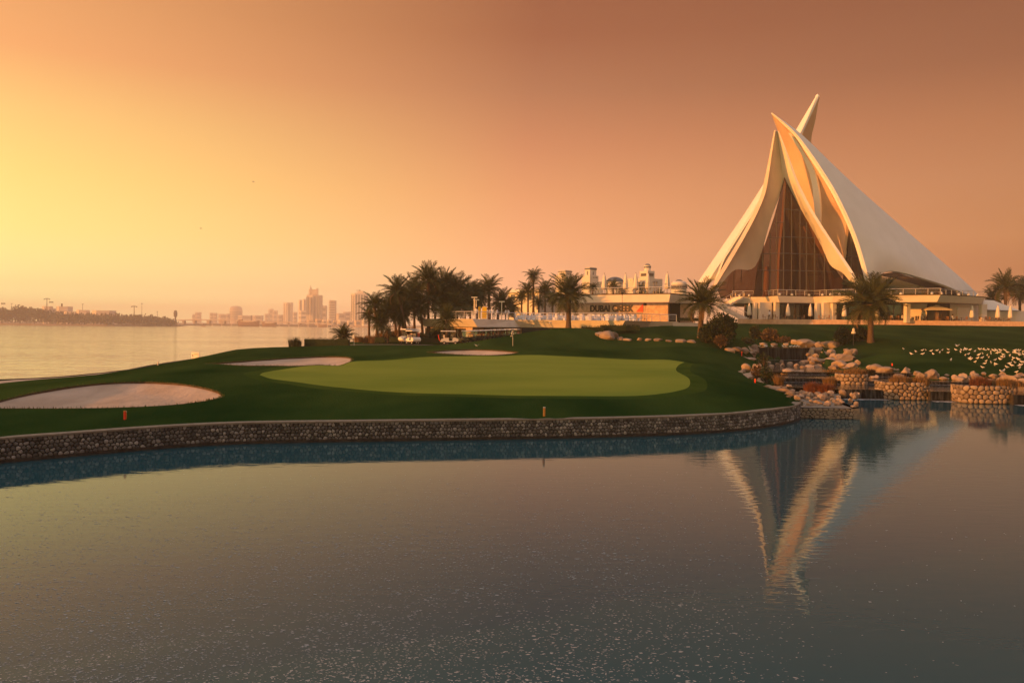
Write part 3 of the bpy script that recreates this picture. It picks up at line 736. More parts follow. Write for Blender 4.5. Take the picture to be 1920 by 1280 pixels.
for x0, x1, y0, y1, d0, d1, n_, w0, lab, grp in ((1385, 1440, 700, 722, 78, 64, 16, 12, 'small rock among the shrubs on the left stream bank', 'rocks bedding the left stream bank'), (1362, 1424, 652, 676, 104, 94, 14, 12, 'small rock bedded among the boulders left of the waterfall', 'rocks bedding the left of the waterfall'), (1515, 1615, 656, 694, 106, 84, 34, 15, 'small rock bedded among the boulders right of the stream', 'rocks bedding the right of the stream'), (1436, 1545, 678, 696, 100, 84, 22, 9, 'small rock lying in the stream below the waterfall', 'small rocks in the stream'), (1622, 1716, 699, 711, 77.5, 73.8, 16, 11, 'small rock between the boulders at the left end of the right lawn edge', 'small rocks at the left lawn edge'), (1718, 1925, 702, 717, 71.5, 69.2, 34, 13, 'small rock in the row of boulders along the right lawn', 'small rocks along the right lawn'), (1440, 1500, 727, 752, 60, 50, 14, 10, 'small rock at the end of the pond wall', 'small rocks at the wall end')):
    for _ in range(n_):
        t = rr_.random(); py = y0 + (y1 - y0) * t; s = w0 * rr_.uniform(.6, 1.25); boulder(rr_.uniform(x0, x1), py, s, s * rr_.uniform(.4, .75), d0 + (d1 - d0) * t, lab, grp, 'rock')
for k in range(58):                                     # heap of small pale stones on the landing
    px, py = rng.uniform(1493, 1608), rng.uniform(739, 764)
    d = 47.8 + (764 - py) / 25 * 7.5
    s = rng.uniform(8, 14)
    boulder(px, py + 2, s, s * rng.uniform(.7, .95), d, 'small pale stone heaped on the landing at the wall end', 'heaped stones on the landing', 'loose_stone')

# ------------------------------------------------------------------ plants
def leaf_cloud(lobes, n, size, seed, up=.3):
    """lobes: (x, y, z, rx, ry, rz); many small leaf faces spread through them"""
    r = random.Random(seed); mb = MB(); vol = [a[3] * a[4] * a[5] for a in lobes]; tot = sum(vol)
    for lb, v in zip(lobes, vol):
        for _ in range(int(n * v / tot) + 1):
            d = Vector((r.gauss(0, 1), r.gauss(0, 1), r.gauss(0, 1))).normalized(); k = r.random() ** .45
            k *= 1 + .22 * noise.noise(d * 2.3 + Vector((seed, lb[0], lb[1])))
            p = Vector((lb[0] + d.x * lb[3] * k, lb[1] + d.y * lb[4] * k, max(.02, lb[2] + d.z * lb[5] * k)))
            t = (d + Vector((r.gauss(0, .6), r.gauss(0, .6), r.gauss(up, .6)))).normalized(); u = t.cross(Vector((r.gauss(0, 1), r.gauss(0, 1), r.gauss(0, 1)))).normalized()
            s = size * r.uniform(.6, 1.4); w = s * .38
            mb.add([p, p + t * s * .5 + u * w, p + t * s, p + t * s * .5 - u * w], [(0, 1, 2, 3)])
    return mb
def bush(px, py, w, h, d, m, label, n=700, size=None, name='bush', cat='bush', group=None, stems=True, lobes=4):
    p = P(px, py, d); W, H = w * d / F, h * d / F; p.z = min(p.z, ground(p.x, p.y) + .25); root = thing(name, (p.x, p.y, p.z), label, cat, group); r = random.Random(int(px * 7 + py))
    lb = [(0, 0, H * .52, W * .42, W * .36, H * .46)]
    for _ in range(lobes): a = r.uniform(0, 6.28); lb.append((math.cos(a) * W * .26, math.sin(a) * W * .2, H * r.uniform(.3, .72), W * r.uniform(.16, .26), W * r.uniform(.15, .24), H * r.uniform(.2, .34)))
    leaf_cloud(lb, n, size or max(.12, 2.4 * d / F), int(px)).build('foliage', M[m], root, world_coords=False)
    if stems:
        mb = MB()
        for _ in range(5): a = r.uniform(0, 6.28); mb.tube([(0, 0, -.15), (math.cos(a) * W * .1, math.sin(a) * W * .1, H * .3), (math.cos(a) * W * .22, math.sin(a) * W * .2, H * .7)], [.05, .035, .015], 5)
        mb.build('stems', M['trunk'], root, world_coords=False)
    return root
def clump(px, py, w, h, d, m, label, n=420, name='ornamental_grass', group='ornamental grasses of the cascade'):
    p = P(px, py, d)
    if 'planter' in label and 'behind' not in label: p.z = 1.45 if 'hidden' in label else 1.22
    W, H = w * d / F, h * d / F; root = thing(name, (p.x, p.y, p.z), label, 'grass', group); r = random.Random(int(px + py)); mb = MB()
    for _ in range(n):
        a = r.uniform(0, 6.28); q = math.sqrt(r.random()); x, y = math.cos(a) * q * W * .42, math.sin(a) * q * min(W * .3, .9); hh = H * r.uniform(.6, 1.15) * (1 - .35 * q); ln = hh * r.uniform(.1, .6); b = a + r.gauss(0, .9); wd = max(.012, .45 * d / F)
        ux, uy = -math.sin(b) * wd, math.cos(b) * wd; m1 = (x + math.cos(b) * ln * .35, y + math.sin(b) * ln * .35, hh * .62); tp = (x + math.cos(b) * ln, y + math.sin(b) * ln, hh)
        mb.add([(x - ux, y - uy, -.1), (x + ux, y + uy, -.1), (m1[0] + ux * .8, m1[1] + uy * .8, m1[2]), (m1[0] - ux * .8, m1[1] - uy * .8, m1[2]), tp], [(0, 1, 2, 3), (3, 2, 4)])
    mb.build('blades', M[m], root, world_coords=False); leaf_cloud([(0, 0, H * .25, W * .42, min(W * .3, .9), H * .3)], 160, .12, int(px)).build('undergrowth', M['bush_warm'], root, world_coords=False)
    return root
def hedge(px0, px1, py_top, py_bot, d, label, depth=1.0, d1=None, n=None, m='hedge'):
    a, b = P(px0, py_bot, d), P(px1, py_bot, d1 or d); H = (py_bot - py_top) * d / F; c = (a + b) / 2; L = (b - a).length
    root = thing('hedge', c, label, 'hedge'); r = random.Random(int(px0)); mb = MB(); ax = (b - a).normalized(); ay = Vector((-ax.y, ax.x, 0))
    sz = max(.10, 1.3 * d / F)
    for _ in range(n or int(L * 160)):
        u, v, w = r.uniform(-.5, .5) * L, r.uniform(-.5, .5) * depth, r.random() * H
        f = r.random()
        if f < .45: v = -depth / 2
        elif f < .8: w = H
        p = ax * u + ay * v + Vector((0, 0, w)) + Vector((r.gauss(0, .05), r.gauss(0, .05), r.gauss(0, .05)))
        t = Vector((r.gauss(0, 1), r.gauss(-.4, 1), r.gauss(.5, 1))).normalized(); q = t.cross(Vector((r.gauss(0, 1), r.gauss(0, 1), 1))).normalized(); s = sz * r.uniform(.6, 1.4)
        mb.add([p, p + t * s * .5 + q * s * .35, p + t * s, p + t * s * .5 - q * s * .35], [(0, 1, 2, 3)])
    mb.build('foliage', M[m], root, world_coords=False)
    MB().box((0, 0, H * .46), (L * .99, depth * .86, H * .92), math.atan2(ax.y, ax.x)).build('branches', M['hedge'], root, world_coords=False)
    return root
hedge(572, 655, 635, 649, 99, 'clipped rectangular hedge on the ridge beside the creek', 1.2)
clump(553, 651, 27, 24, 98, 'bush', 'small spiky bush standing alone on the ridge by the creek', 260, 'spiky_bush', None)
LATE = lambda: palm(643, 632, 643, 106, 25, 'low dark trunkless palm behind the clipped hedge', 54, trunk_r=.3, spread=.95, upright=.1)
hedge(704, 722, 632, 642, 113, 'short clipped hedge left of the small bed palm', 1.0)
hedge(730, 758, 631, 641, 113, 'clipped hedge between bed palm and cart', 1.0)
hedge(788, 856, 633, 643, 116, 'clipped hedge along the road before the deck building', 1.0)
hedge(1268, 1312, 596, 602, 136, 'low hedge at the right end of the sign wall', 1.2)
for q in ((1090, 1130, 612.5, 621, 115, 'left lower end of the spreading dark hedge below the sign wall'), (1126, 1172, 609, 620, 116, 'middle of the spreading dark hedge below the sign wall'), (1166, 1198, 609.5, 619, 116.5, 'right end of the spreading dark hedge below the sign wall')): hedge(*q, depth=2.2)
for q, lab in (((695, 642, 36, 17, 117), 'golden grass clump at the foot of the leftmost palm'), ((672, 640, 20, 12, 116), 'low golden grass clump nearest the creek'), ((740, 634, 40, 20, 122), 'golden grass clump behind the bed hedges'), ((765, 632, 40, 24, 126), 'tall golden grass clump under the palm grove'), ((715, 636, 30, 17, 121), 'golden grass clump between two bed palms')): clump(*q, 'grass_gold', lab, 420, group='golden grasses under the palms')
bush(765, 641, 24, 26, 114, 'bush', 'dark round bush right behind the white cart', 600, .3)
bush(788, 638, 26, 16, 117, 'bush', 'low bush before the left corner of the deck building', 500, .3)
bush(822, 640, 40, 28, 117, 'bush', 'spreading bush before the dark garage opening', 800, .35)
bush(1352, 646, 62, 58, 98, 'bush', 'large dense bush right of the leaning lawn palm', 2600, .32, lobes=7)
bush(1325, 644, 36, 34, 97, 'bush', 'dark bush at the foot of the leaning lawn palm', 1000, .3)
bush(1402, 604, 26, 20, 140, 'bush', 'small dark bush beside the staircase foot', 300, .4) if False else None
bush(1351, 650, 26, 22, 95.5, 'bush_warm', 'russet shrub glowing orange before the large bush', 800, .22)
bush(1416, 637, 22, 26, 119, 'bush', 'upright dark shrub left behind the waterfall', 700, .3)
bush(1442, 642, 36, 26, 118, 'bush_warm', 'wide brownish shrub right behind the waterfall', 1000, .3)
bush(1470, 645, 34, 14, 117, 'bush_warm', 'low rounded shrub directly behind the waterfall rim', 600, .25)
bush(1400, 646, 30, 12, 116, 'bush', 'low dark shrub left of the waterfall pool', 500, .25)
bush(1580, 647, 34, 34, 110, 'bush', 'left half of the dark shrub pair beside the tall lawn palm', 1800, .28)
bush(1612, 647, 32, 34, 110, 'bush', 'right half of the dark shrub pair beside the tall lawn palm', 1800, .28)
bush(1420, 720, 26, 38, 67, 'bush_warm', 'leggy flowering shrub on the left stream bank', 420, .16)
bush(1438, 724, 28, 42, 65, 'bush', 'taller leggy dark shrub right of the flowering one', 520, .15)
bush(1432, 690, 22, 30, 84, 'bush', 'thin dark shrub before the left end of the waterfall', 260, .18)
clump(1460, 727, 18, 30, 62, 'grass_gold', 'upright golden grass clump beside the dark pool', 420)
for q, m_, lab in (((1524, 733, 40, 20, 57.5), 'grass_red', 'russet grass clump above the heaped stones, left one'), ((1549, 735, 36, 20, 57), 'grass_red', 'russet grass clump above the heaped stones, right one'), ((1556, 719, 30, 14, 63), 'grass_gold', 'golden grass clump behind the russet pair'),
    ((1560, 703, 44, 13, 78), 'grass_gold', 'golden grass clump below the large boulders, left one'), ((1594, 704, 46, 15, 77), 'grass_gold', 'golden grass clump below the large boulders, right one'), ((1606, 707, 46, 16, 67.2), 'grass_gold', 'golden grass filling the partly hidden planter'), ((1632, 712, 20, 12, 68), 'bush_warm', 'short brown grass at the hidden planter end'),
    ((1686, 722, 42, 18, 60.6), 'grass_gold', 'golden grass on the left of the middle planter'), ((1724, 722.5, 46, 17, 60.6), 'grass_gold', 'golden grass on the right of the middle planter'),
    ((1838, 732, 46, 22, 58.3), 'grass_red', 'russet grass on the left of the rightmost planter'), ((1882, 731, 48, 20, 58.3), 'grass_gold', 'golden grass on the right of the rightmost planter'), ((1900, 722, 44, 12, 63), 'grass_gold', 'golden grass behind the rightmost planter')): clump(*q, m_, lab, 520)

# ------------------------------------------------------------------ palms
def frond_data(droop, seed, nl=24, wid=.028, vee=.5):
    r = random.Random(seed); mb = MB(); pts = []; p = Vector((0, 0, 0)); ang = .0; N = 14
    for i in range(N + 1):
        pts.append(p.copy()); t = i / N; a = -droop * t ** 1.4; p = p + Vector((math.cos(a), 0, math.sin(a))) / N
    mb.tube(pts, [.014 * (1 - .85 * i / N) + .002 for i in range(N + 1)], 4, False)
    for i in range(nl):
        t = .16 + .84 * i / (nl - 1); k = t * N; j = min(int(k), N - 1); b = pts[j].lerp(pts[j + 1], k - j); d = (pts[j + 1] - pts[j]).normalized(); up = Vector((-d.z, 0, d.x))
        ln = (.10 + .20 * math.sin(math.pi * min(1, .15 + t * .85)) ** .8) * r.uniform(.85, 1.15)
        for s in (-1, 1):
            e = (d * (.55 + .5 * t) + Vector((0, s, 0)) * (1 - .25 * t) + up * r.uniform(vee * .3, vee)).normalized(); tip = b + e * ln + Vector((0, 0, -ln * .25 * r.random()))
            mid = b + e * ln * .5 + Vector((0, 0, .01)); q = d * wid * .5
            mb.add([b - q * .5, b + q * .5, mid + q, tip, mid - q], [(0, 1, 2, 3, 4)])
    return mb
FROND = [frond_data(dr, 40 + i) for i, dr in enumerate((.35, .7, 1.05, 1.4, 1.8))]
F_MESH = []
for i, mb in enumerate(FROND):
    me = mesh_of('frond', mb.v, mb.f); me.materials.append(M['frond']); F_MESH.append(me)
F_DRY = mesh_of('dry_frond', FROND[4].v, FROND[4].f); F_DRY.materials.append(M['frond_dry'])
def palm(px, py_top, py_base, d, r_px, label, nf=40, lean=0.0, trunk_r=.22, parts=True, spread=1.0, group='palms', base=None, upright=0.0):
    """py_top: where the crown sits; r_px: frond length seen in the photo"""
    g = P(px, py_base, d); top = P(px, py_top, d); Hh = top.z - g.z; Rr = r_px * d / F
    if base: g = P(base, py_base, d)
    root = thing('palm_tree', g, label, 'palm', group); r = random.Random(int(px * 3 + d)); dx = top.x - g.x
    pts = [Vector((dx * t ** 1.6, lean * t * t, -.2 + (Hh + .2) * t)) for t in [k / 10 for k in range(11)]]
    rad = [trunk_r * (1.35 - .45 * min(1, k / 3) + .05 * (k % 2)) * (1.25 if k > 8 else 1) for k in range(11)]
    MB().tube(pts, rad, 9).build('trunk', M['trunk'], root, True, world_coords=False)
    head = pts[-1]
    if r.random() < .9:
        mb = MB()
        mb.lathe([(trunk_r * .9, -.55), (trunk_r * 1.7, -.2), (trunk_r * 1.5, .12), (.06, .35)], head, 9, wave=.12, k=5); mb.build('crown_base', M['trunk'], root, world_coords=False)
    allv = MB()
    for i in range(nf):
        u = (i + .5) / nf; el = R(82) - (u ** .85) * R(108) * spread + r.gauss(0, .1) + upright * (1 - u); az = i * 2.39996 + r.gauss(0, .2)
        k = min(4, max(0, int(u * 3.6 + r.random() * 1.2))); ln = Rr * r.uniform(.85, 1.15) * (.8 + .3 * math.sin(math.pi * min(1, u + .15)))
        mtx = Matrix.Translation(head) @ Matrix.Rotation(az, 4, 'Z') @ Matrix.Rotation(-el, 4, 'Y') @ Matrix.Rotation(r.gauss(0, .25), 4, 'X') @ Matrix.Scale(ln, 4)
        dry = u > .93 and r.random() < .6
        if parts:
            o = link('frond', F_DRY if dry else F_MESH[k], None, root); o.matrix_basis = mtx
        else: allv.add([mtx @ Vector(v) for v in FROND[k].v], FROND[k].f)
    if not parts: allv.build('crown', M['frond'], root, world_coords=False)
    return root
LATE()
palm(1066, 556, 619, 117, 46, 'broad date palm standing before the sign wall lettering', 52, trunk_r=.38)
palm(1317, 570, 643, 100, 48, 'date palm left of the clubhouse beside the large bush', 52, trunk_r=.36, base=1312)
palm(1632, 573, 646, 108, 62, 'tall date palm on the lawn before the clubhouse', 60, trunk_r=.40)
palm(838, 604, 648, 112, 32, 'young upright palm before the deck building corner', 34, trunk_r=.22, upright=.35)
palm(1000, 519, 592, 150, 20, 'tall slender palm rising above the deck left of the towers', 34, trunk_r=.22)
palm(702, 572, 634, 118, 27, 'leftmost palm of the grove beside the creek', 40, trunk_r=.2, base=707)
palm(692, 592, 634, 121, 22, 'short palm at the creek edge under the leftmost palm', 30, trunk_r=.2)
palm(744, 549, 630, 120, 34, 'spiky palm with upright fronds second in the grove', 40, trunk_r=.2, base=762, upright=.2)
palm(803, 529, 622, 126, 36, 'tallest spiky palm in the middle of the grove', 44, trunk_r=.22, upright=.25)
palm(727, 622, 640, 113, 14, 'very short palm between the clipped hedges', 26, trunk_r=.2)
palm(917, 541, 605, 140, 28, 'round crowned palm at the right end of the grove', 44, trunk_r=.26)
palm(1885, 541, 606, 172, 36, 'dark palm at the right edge behind the terrace', 44, trunk_r=.32)
grove = [(722, 588, 634, 122, 24), (735, 575, 632, 125, 28), (760, 568, 630, 124, 30), (775, 548, 628, 128, 32), (787, 575, 626, 124, 28), (818, 560, 624, 128, 32), (832, 537, 622, 131, 32), (856, 545, 620, 131, 32), (848, 575, 620, 128, 30), (872, 568, 618, 132, 28), (882, 552, 616, 136, 26), (898, 556, 612, 138, 26), (940, 568, 605, 140, 26), (958, 578, 605, 143, 20), (712, 604, 634, 118, 22), (752, 592, 632, 121, 24)]
for i, q in enumerate(sorted(grove)): palm(*q[:4], q[4] * 1.15, f'densely grown grove palm, {ORD[i]} from the left within the grove', 56, spread=1.25, base=q[0] + random.Random(i).uniform(-9, 9), parts=False, trunk_r=.2, group='palms of the grove')
for i, q in enumerate([(978, 558, 595, 150, 16), (990, 546, 595, 148, 22), (1022, 545, 595, 148, 24), (1036, 562, 597, 142, 22), (1010, 570, 597, 146, 18)]): palm(*q, f'small palm above the lower deck, {ORD[i]} of five left of the broad date palm', 34, parts=False, trunk_r=.18, group='palms above the lower deck')
for i, q in enumerate([(1111, 541, 570, 205, 14), (1150, 538, 570, 200, 18), (1166, 548, 570, 200, 14), (1203, 545, 570, 205, 17), (1238, 552, 572, 210, 12)]): palm(*q, f'palm behind the upper deck, {ORD[i]} from the left before the white towers', 30, parts=False, trunk_r=.25, group='palms behind the upper deck')
for i, q in enumerate([(1862, 562, 606, 176, 26), (1912, 552, 608, 178, 34), (1935, 545, 608, 172, 34), (1868, 590, 606, 176, 22)]): palm(*q, f'dark palm behind the right terrace, {ORD[i]} of the four around the tallest', 36, parts=False, trunk_r=.3, group='palms behind the right terrace')

# ------------------------------------------------------------------ clubhouse with its three sails
CLUB = thing('clubhouse', P(1560, 600, 160), 'white clubhouse of pointed sail shells above a two storey podium', 'clubhouse'); CLUB['kind'] = 'thing'
def sail(name, Lp, Rp, bulge, thick, m='plaster', n=40, k=12, label=None, face=None):
    Lc, Rc = spline([P(*q) for q in Lp], n), spline([P(*q) for q in Rp], n); g = [[None] * (k + 1) for _ in range(n)]
    eye = Vector((0, 0, HC)) if face is None else Vector(face)
    for i in range(n):
        t = i / (n - 1)
        for j in range(k + 1): s = j / k; g[i][j] = Lc[i].lerp(Rc[i], s)
    def nrm(i, j):
        a = g[min(i + 1, n - 1)][j] - g[max(i - 1, 0)][j]; b = g[i][min(j + 1, k)] - g[i][max(j - 1, 0)]
        q = a.cross(b)
        if q.length < 1e-6: q = (eye - g[i][j])
        q.normalize()
        return q if q.dot(eye - g[i][j]) > 0 else -q
    N = [[nrm(min(max(i, 1), n - 2), j) for j in range(k + 1)] for i in range(n)]
    out, inn = [], []
    for i in range(n):
        w = min(1, (Rc[i] - Lc[i]).length / 6.0)
        for j in range(k + 1):
            p = g[i][j] + N[i][j] * bulge * w * math.sin(math.pi * j / k); th = thick * (.25 + .75 * min(1, i / n * 3))
            out.append(p); inn.append(p - N[i][j] * th)
    off = n * (k + 1); fs = []; idx = lambda i, j: i * (k + 1) + j
    for i in range(n - 1):
        for j in range(k): q = (idx(i, j), idx(i, j + 1), idx(i + 1, j + 1), idx(i + 1, j)); fs += [q, tuple(off + x for x in q[::-1])]
        for j in (0, k): q = (idx(i, j), idx(i + 1, j), off + idx(i + 1, j), off + idx(i, j)); fs.append(q)
    for i in (0, n - 1):
        for j in range(k): fs.append((idx(i, j), idx(i, j + 1), off + idx(i, j + 1), off + idx(i, j)))
    mb = MB(); mb.add(out + inn, fs); o = mb.build(name, M[m], CLUB)
    pol = o.data.polygons; pol.foreach_set('use_smooth', [True] * len(pol)); o.data.set_sharp_from_angle(angle=R(35))
    if label: o['label'] = label
    return o
# front sail: left panel with its arch, right leg
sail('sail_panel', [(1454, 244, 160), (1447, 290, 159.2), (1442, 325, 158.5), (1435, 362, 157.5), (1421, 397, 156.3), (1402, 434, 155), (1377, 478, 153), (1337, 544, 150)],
     [(1457, 246, 161), (1464, 290, 162.3), (1471, 332, 163), (1461, 369, 162.6), (1446, 409, 162), (1417, 498, 160), (1376, 507, 155), (1343, 546, 150.6)], -.9, .8, m='sail_shade_tint', label='shaded left panel of the front sail')
sail('sail_panel', [(1456, 246, 161.5), (1463, 300, 162.6), (1470, 335, 163), (1492, 378, 162.6), (1513, 412, 161.6), (1539, 459, 160), (1557, 497, 158), (1580, 512, 155), (1601, 537, 152)],
     [(1459, 247, 160), (1474, 287, 159.6), (1491, 337, 159), (1509, 378, 158.3), (1526, 408, 157.6), (1549, 444, 156.2), (1569, 473, 154.4), (1590, 505, 152), (1607, 534, 150)], .0, .55, label='sunlit right leg of the front sail')
# right sail: grey outer panel, sunlit front edge, inner panel with bounced orange in its colour
BF = [(1446, 212, 163), (1486, 247, 161.8), (1513, 282, 160.8), (1552, 341, 159), (1574, 381, 157.5), (1593, 422, 156.2), (1609, 465, 155), (1628, 532, 153)]
sail('sail_panel', BF, [(1450, 213.5, 163.6), (1525, 276, 167), (1600, 345, 170), (1700, 433, 175), (1834, 553, 180), (1755, 529, 166), (1668, 508, 158), (1634, 536, 154)], 0.5, .45, label='broad pale grey outer panel of the right sail')
sail('sail_edge', [(q[0] - w_, q[1] + 1, q[2] + 1.4) for q, w_ in zip(BF, (0, 2.5, 3, 3, 3, 2.5, 2, 2))], [(q[0] + 1.0, q[1], q[2] - .25) for q in BF], 0, .3, label='thin sunlit front edge of the right sail')
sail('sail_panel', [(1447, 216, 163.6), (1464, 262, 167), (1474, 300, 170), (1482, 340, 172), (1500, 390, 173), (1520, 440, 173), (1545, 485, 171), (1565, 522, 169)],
     [(1450, 218, 163.8), (1483, 250, 163.2), (1509, 285, 162.2), (1547, 342, 160.6), (1567, 382, 159.6), (1586, 408, 159), (1584, 460, 160), (1581, 512, 161)], -.9, .7, m='warm_bounce', label='inner panel of the right sail, tinted orange for bounced light', face=(0, 60, 20))
sail('sun_catch_strip', [(1478, 250, 164), (1500, 285, 164.2), (1515, 318, 164), (1523, 350, 163.6), (1526, 385, 163.4), (1533, 440, 163)], [(1482, 250, 163.2), (1509, 286, 162.9), (1526, 318, 162.6), (1534, 350, 162.2), (1538, 385, 162), (1537, 440, 162.4)], 0, .4, label='curved strip added inside the right sail to catch the sun', face=(0, 60, 20))  # strip added in front of the inner panel, turned to catch the sun
# back sail: long left leg and the panel behind
sail('sail_panel', [(1530, 180, 182), (1490, 248, 180), (1444, 325, 177), (1399, 396, 174.5), (1354, 462, 171.5), (1331, 496, 170), (1308, 530, 169)],
     [(1534, 182, 181), (1501, 248, 178), (1464, 310, 174), (1421, 384, 171), (1372, 462, 168), (1339, 510, 166), (1328, 530, 167)], .4, 1.0, label='long sunlit left leg of the back sail')
sail('sail_panel', [(1532, 181, 181), (1502, 248, 177.8), (1465, 311, 173.8), (1422, 385, 170.8), (1373, 463, 167.8), (1356, 492, 166.5), (1342, 534, 165.5)],
     [(1533, 182, 181.6), (1504, 250, 179), (1468, 313, 175.5), (1427, 387, 172.5), (1379, 465, 169.5), (1362, 498, 168), (1348, 536, 167)], 0, .5, label='pinkish inner edge of the back sail leg')
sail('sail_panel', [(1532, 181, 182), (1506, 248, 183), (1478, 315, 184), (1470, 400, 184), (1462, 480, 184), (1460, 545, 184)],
     [(1536, 184, 182.5), (1529, 225, 185), (1521, 275, 188), (1535, 360, 190), (1570, 460, 192), (1610, 548, 194)], -.8, .7, m='warm_bounce', label='brown shaded right panel of the back sail')
MB().lathe([(.03, 0), (.5, .12), (.42, .5), (.06, .9)], P(1532.5, 184, 182), 8).build('tip_cap', M['plaster'], CLUB)
# glass between the sails
def glass(poly, m='glass', name='glass_wall'):
    ps = [P(*q) for q in poly]; o = MB().add(ps, [tuple(range(len(ps)))]).build(name, M[m], CLUB); return o
gl = glass([(1471, 332, 162.6), (1452, 405, 161.8), (1420, 500, 160), (1412, 556, 159.5), (1469, 556, 157.5)])
gr = glass([(1471, 332, 162.6), (1469, 556, 157.5), (1604, 556, 160), (1570, 510, 160.4), (1526, 434, 161.6)])
gb = glass([(1438, 372, 168), (1392, 452, 168), (1340, 532, 168), (1352, 560, 168), (1430, 560, 166), (1432, 470, 164)], 'glass')
gs = glass([(1588, 410, 160), (1584, 470, 160.6), (1578, 556, 161), (1632, 556, 156), (1614, 490, 157), (1600, 450, 158)], 'glass_dark')
ga = glass([(1636, 556, 160), (1642, 515, 160), (1690, 508, 164), (1760, 524, 172), (1838, 556, 181)], 'glass_dark')
def bars(parent, segs, r_=.09):
    for q in segs: MB().tube([P(*k) for k in q], r_, 5).build('mullion', M['frame'], parent)
bars(gr, [[(1469.6, 392, 158.5), (1500, 395, 159)], [(1469.4, 444, 157.8), (1526, 446, 159)], [(1469.3, 475, 157.3), (1545, 477, 159)], [(1469.2, 507, 157), (1566, 509, 159.2)],
          [(1484, 364, 158.9), (1484, 553, 156.8)], [(1500, 396, 158.9), (1500, 553, 157.2)], [(1512, 416, 158.9), (1512, 553, 157.6)], [(1527, 442, 158.9), (1527, 553, 158)], [(1546, 476, 159), (1546, 553, 158.4)], [(1470.6, 340, 159), (1468.8, 555, 156.2)]])
bars(gl, [[(1452, 418, 158.2), (1469.4, 417, 157.8)], [(1440, 446, 158), (1469.3, 445, 157.5)], [(1430, 476, 157.8), (1469.3, 475, 157)], [(1420, 507, 157.7), (1469.2, 507, 156.7)], [(1456, 400, 158.2), (1456, 553, 156.9)], [(1444, 436, 158), (1444, 553, 157.1)], [(1430, 474, 157.8), (1430, 553, 157.4)]])
bars(gb, [[(1418, 408, 167.4), (1418, 480, 167)], [(1403, 434, 167.6), (1403, 510, 167.3)], [(1390, 458, 167.7), (1390, 530, 167.5)], [(1376, 480, 167.8), (1376, 550, 167.6)], [(1403, 434, 167.6), (1430, 436, 166)], [(1386, 462, 167.6), (1426, 464, 166)], [(1366, 490, 167.6), (1416, 492, 166)]], .08)
bars(gs, [[(1586, 482, 160), (1612, 480, 157)], [(1596, 440, 158.6), (1596, 553, 159.3)], [(1610, 482, 157.2), (1610, 553, 158)]], .08)
bars(ga, [[(x, 512 + max(0, (x - 1690)) * .26, 160 + (x - 1640) * .105), (x, 554, 160 + (x - 1640) * .105)] for x in (1656, 1676, 1698, 1722, 1748, 1774, 1800)], .08)
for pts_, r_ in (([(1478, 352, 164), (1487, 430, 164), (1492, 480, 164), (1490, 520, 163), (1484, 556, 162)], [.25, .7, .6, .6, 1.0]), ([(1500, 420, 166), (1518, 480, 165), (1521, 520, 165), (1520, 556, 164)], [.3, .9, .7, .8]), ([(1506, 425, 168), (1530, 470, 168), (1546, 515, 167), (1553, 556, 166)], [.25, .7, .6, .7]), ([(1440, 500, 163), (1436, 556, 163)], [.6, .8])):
    MB().tube([P(*q) for q in spline(pts_, 14)], [float(np.interp(i / 13, np.linspace(0, 1, len(r_)), r_)) for i in range(14)], 10).build('inner_column', M['warm_bounce'], CLUB, True)  # columns share the orange tint in place of warm light
# upper terrace slab, ground floor
def plan(rows): return [XD(*q) for q in rows]
FRONT = [(1372, 161), (1432, 158.5), (1457, 152.5), (1524, 155.5), (1560, 150.5), (1762, 141.5), (1844, 149)]
slab = MB().prism(plan(FRONT + [(1846, 190), (1360, 190)]), 10.25, 11.45, .6).build('terrace_slab', M['cream'], CLUB)
MB().prism(plan([(x, d + .12) for x, d in FRONT] + [(1844, 189), (1362, 189)]), 11.46, 11.62).build('slab_edge', M['soil'], CLUB)
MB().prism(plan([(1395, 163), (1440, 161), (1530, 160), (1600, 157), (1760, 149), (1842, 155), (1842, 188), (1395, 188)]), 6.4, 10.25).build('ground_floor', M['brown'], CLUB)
def facade(px0, px1, d0, d1, z0, z1, name, m, off=.15):
    a, b = Vector(XD(px0, d0)), Vector(XD(px1, d1)); dr = (b - a).normalized(); nn = Vector((dr.y, -dr.x)) * off
    return MB().prism([tuple(a + nn), tuple(b + nn), tuple(b - nn * .2), tuple(a - nn * .2)], z0, z1).build(name, M[m], CLUB)
def dln(px):                                             # depth of the ground floor front at a pixel column
    return float(np.interp(px, (1395, 1440, 1530, 1600, 1760, 1842), (163, 161, 160, 157, 149, 155)))
for x0, x1, m_, nm in ((1398, 1429, 'glass_dark', 'window'), (1452, 1490, 'glass_dark', 'window'), (1492, 1528, 'glass_dark', 'window'), (1562, 1588, 'glass_dark', 'window'), (1590, 1640, 'glass_dark', 'window'), (1645, 1690, 'glass_dark', 'window'), (1738, 1778, 'glass_dark', 'window')):
    w = facade(x0, x1, dln(x0), dln(x1), 7.0, 10.0, nm, m_, .12)
    for x in np.linspace(x0, x1, 4): p = Vector(XD(x, dln(x) - .2)); MB().box((p.x, p.y, 8.5), (.1, .1, 3)).build('window_frame', M['frame'], w)
facade(1700, 1738, dln(1700), dln(1738), 6.9, 10.2, 'wall_panel', 'cream', .1); facade(1780, 1841, dln(1780), dln(1841), 6.9, 10.2, 'wall_panel', 'cream', .1)
facade(1793, 1824, dln(1793), dln(1824), 7.0, 9.6, 'service_door', 'white', .24)
for x, d, w_ in ((1434, 155, 2.4), (1455, 155, .9), (1415, 157, .6), (1535, 154, 1.4), (1548, 153.2, 1.6), (1562, 152.5, .8), (1700, 146.5, .8), (1842, 152, 1.2)):
    p = XD(x, d); MB().box((p[0], p[1], 8.4), (w_, .8, 3.7), .25).build('pillar', M['cream'], CLUB)
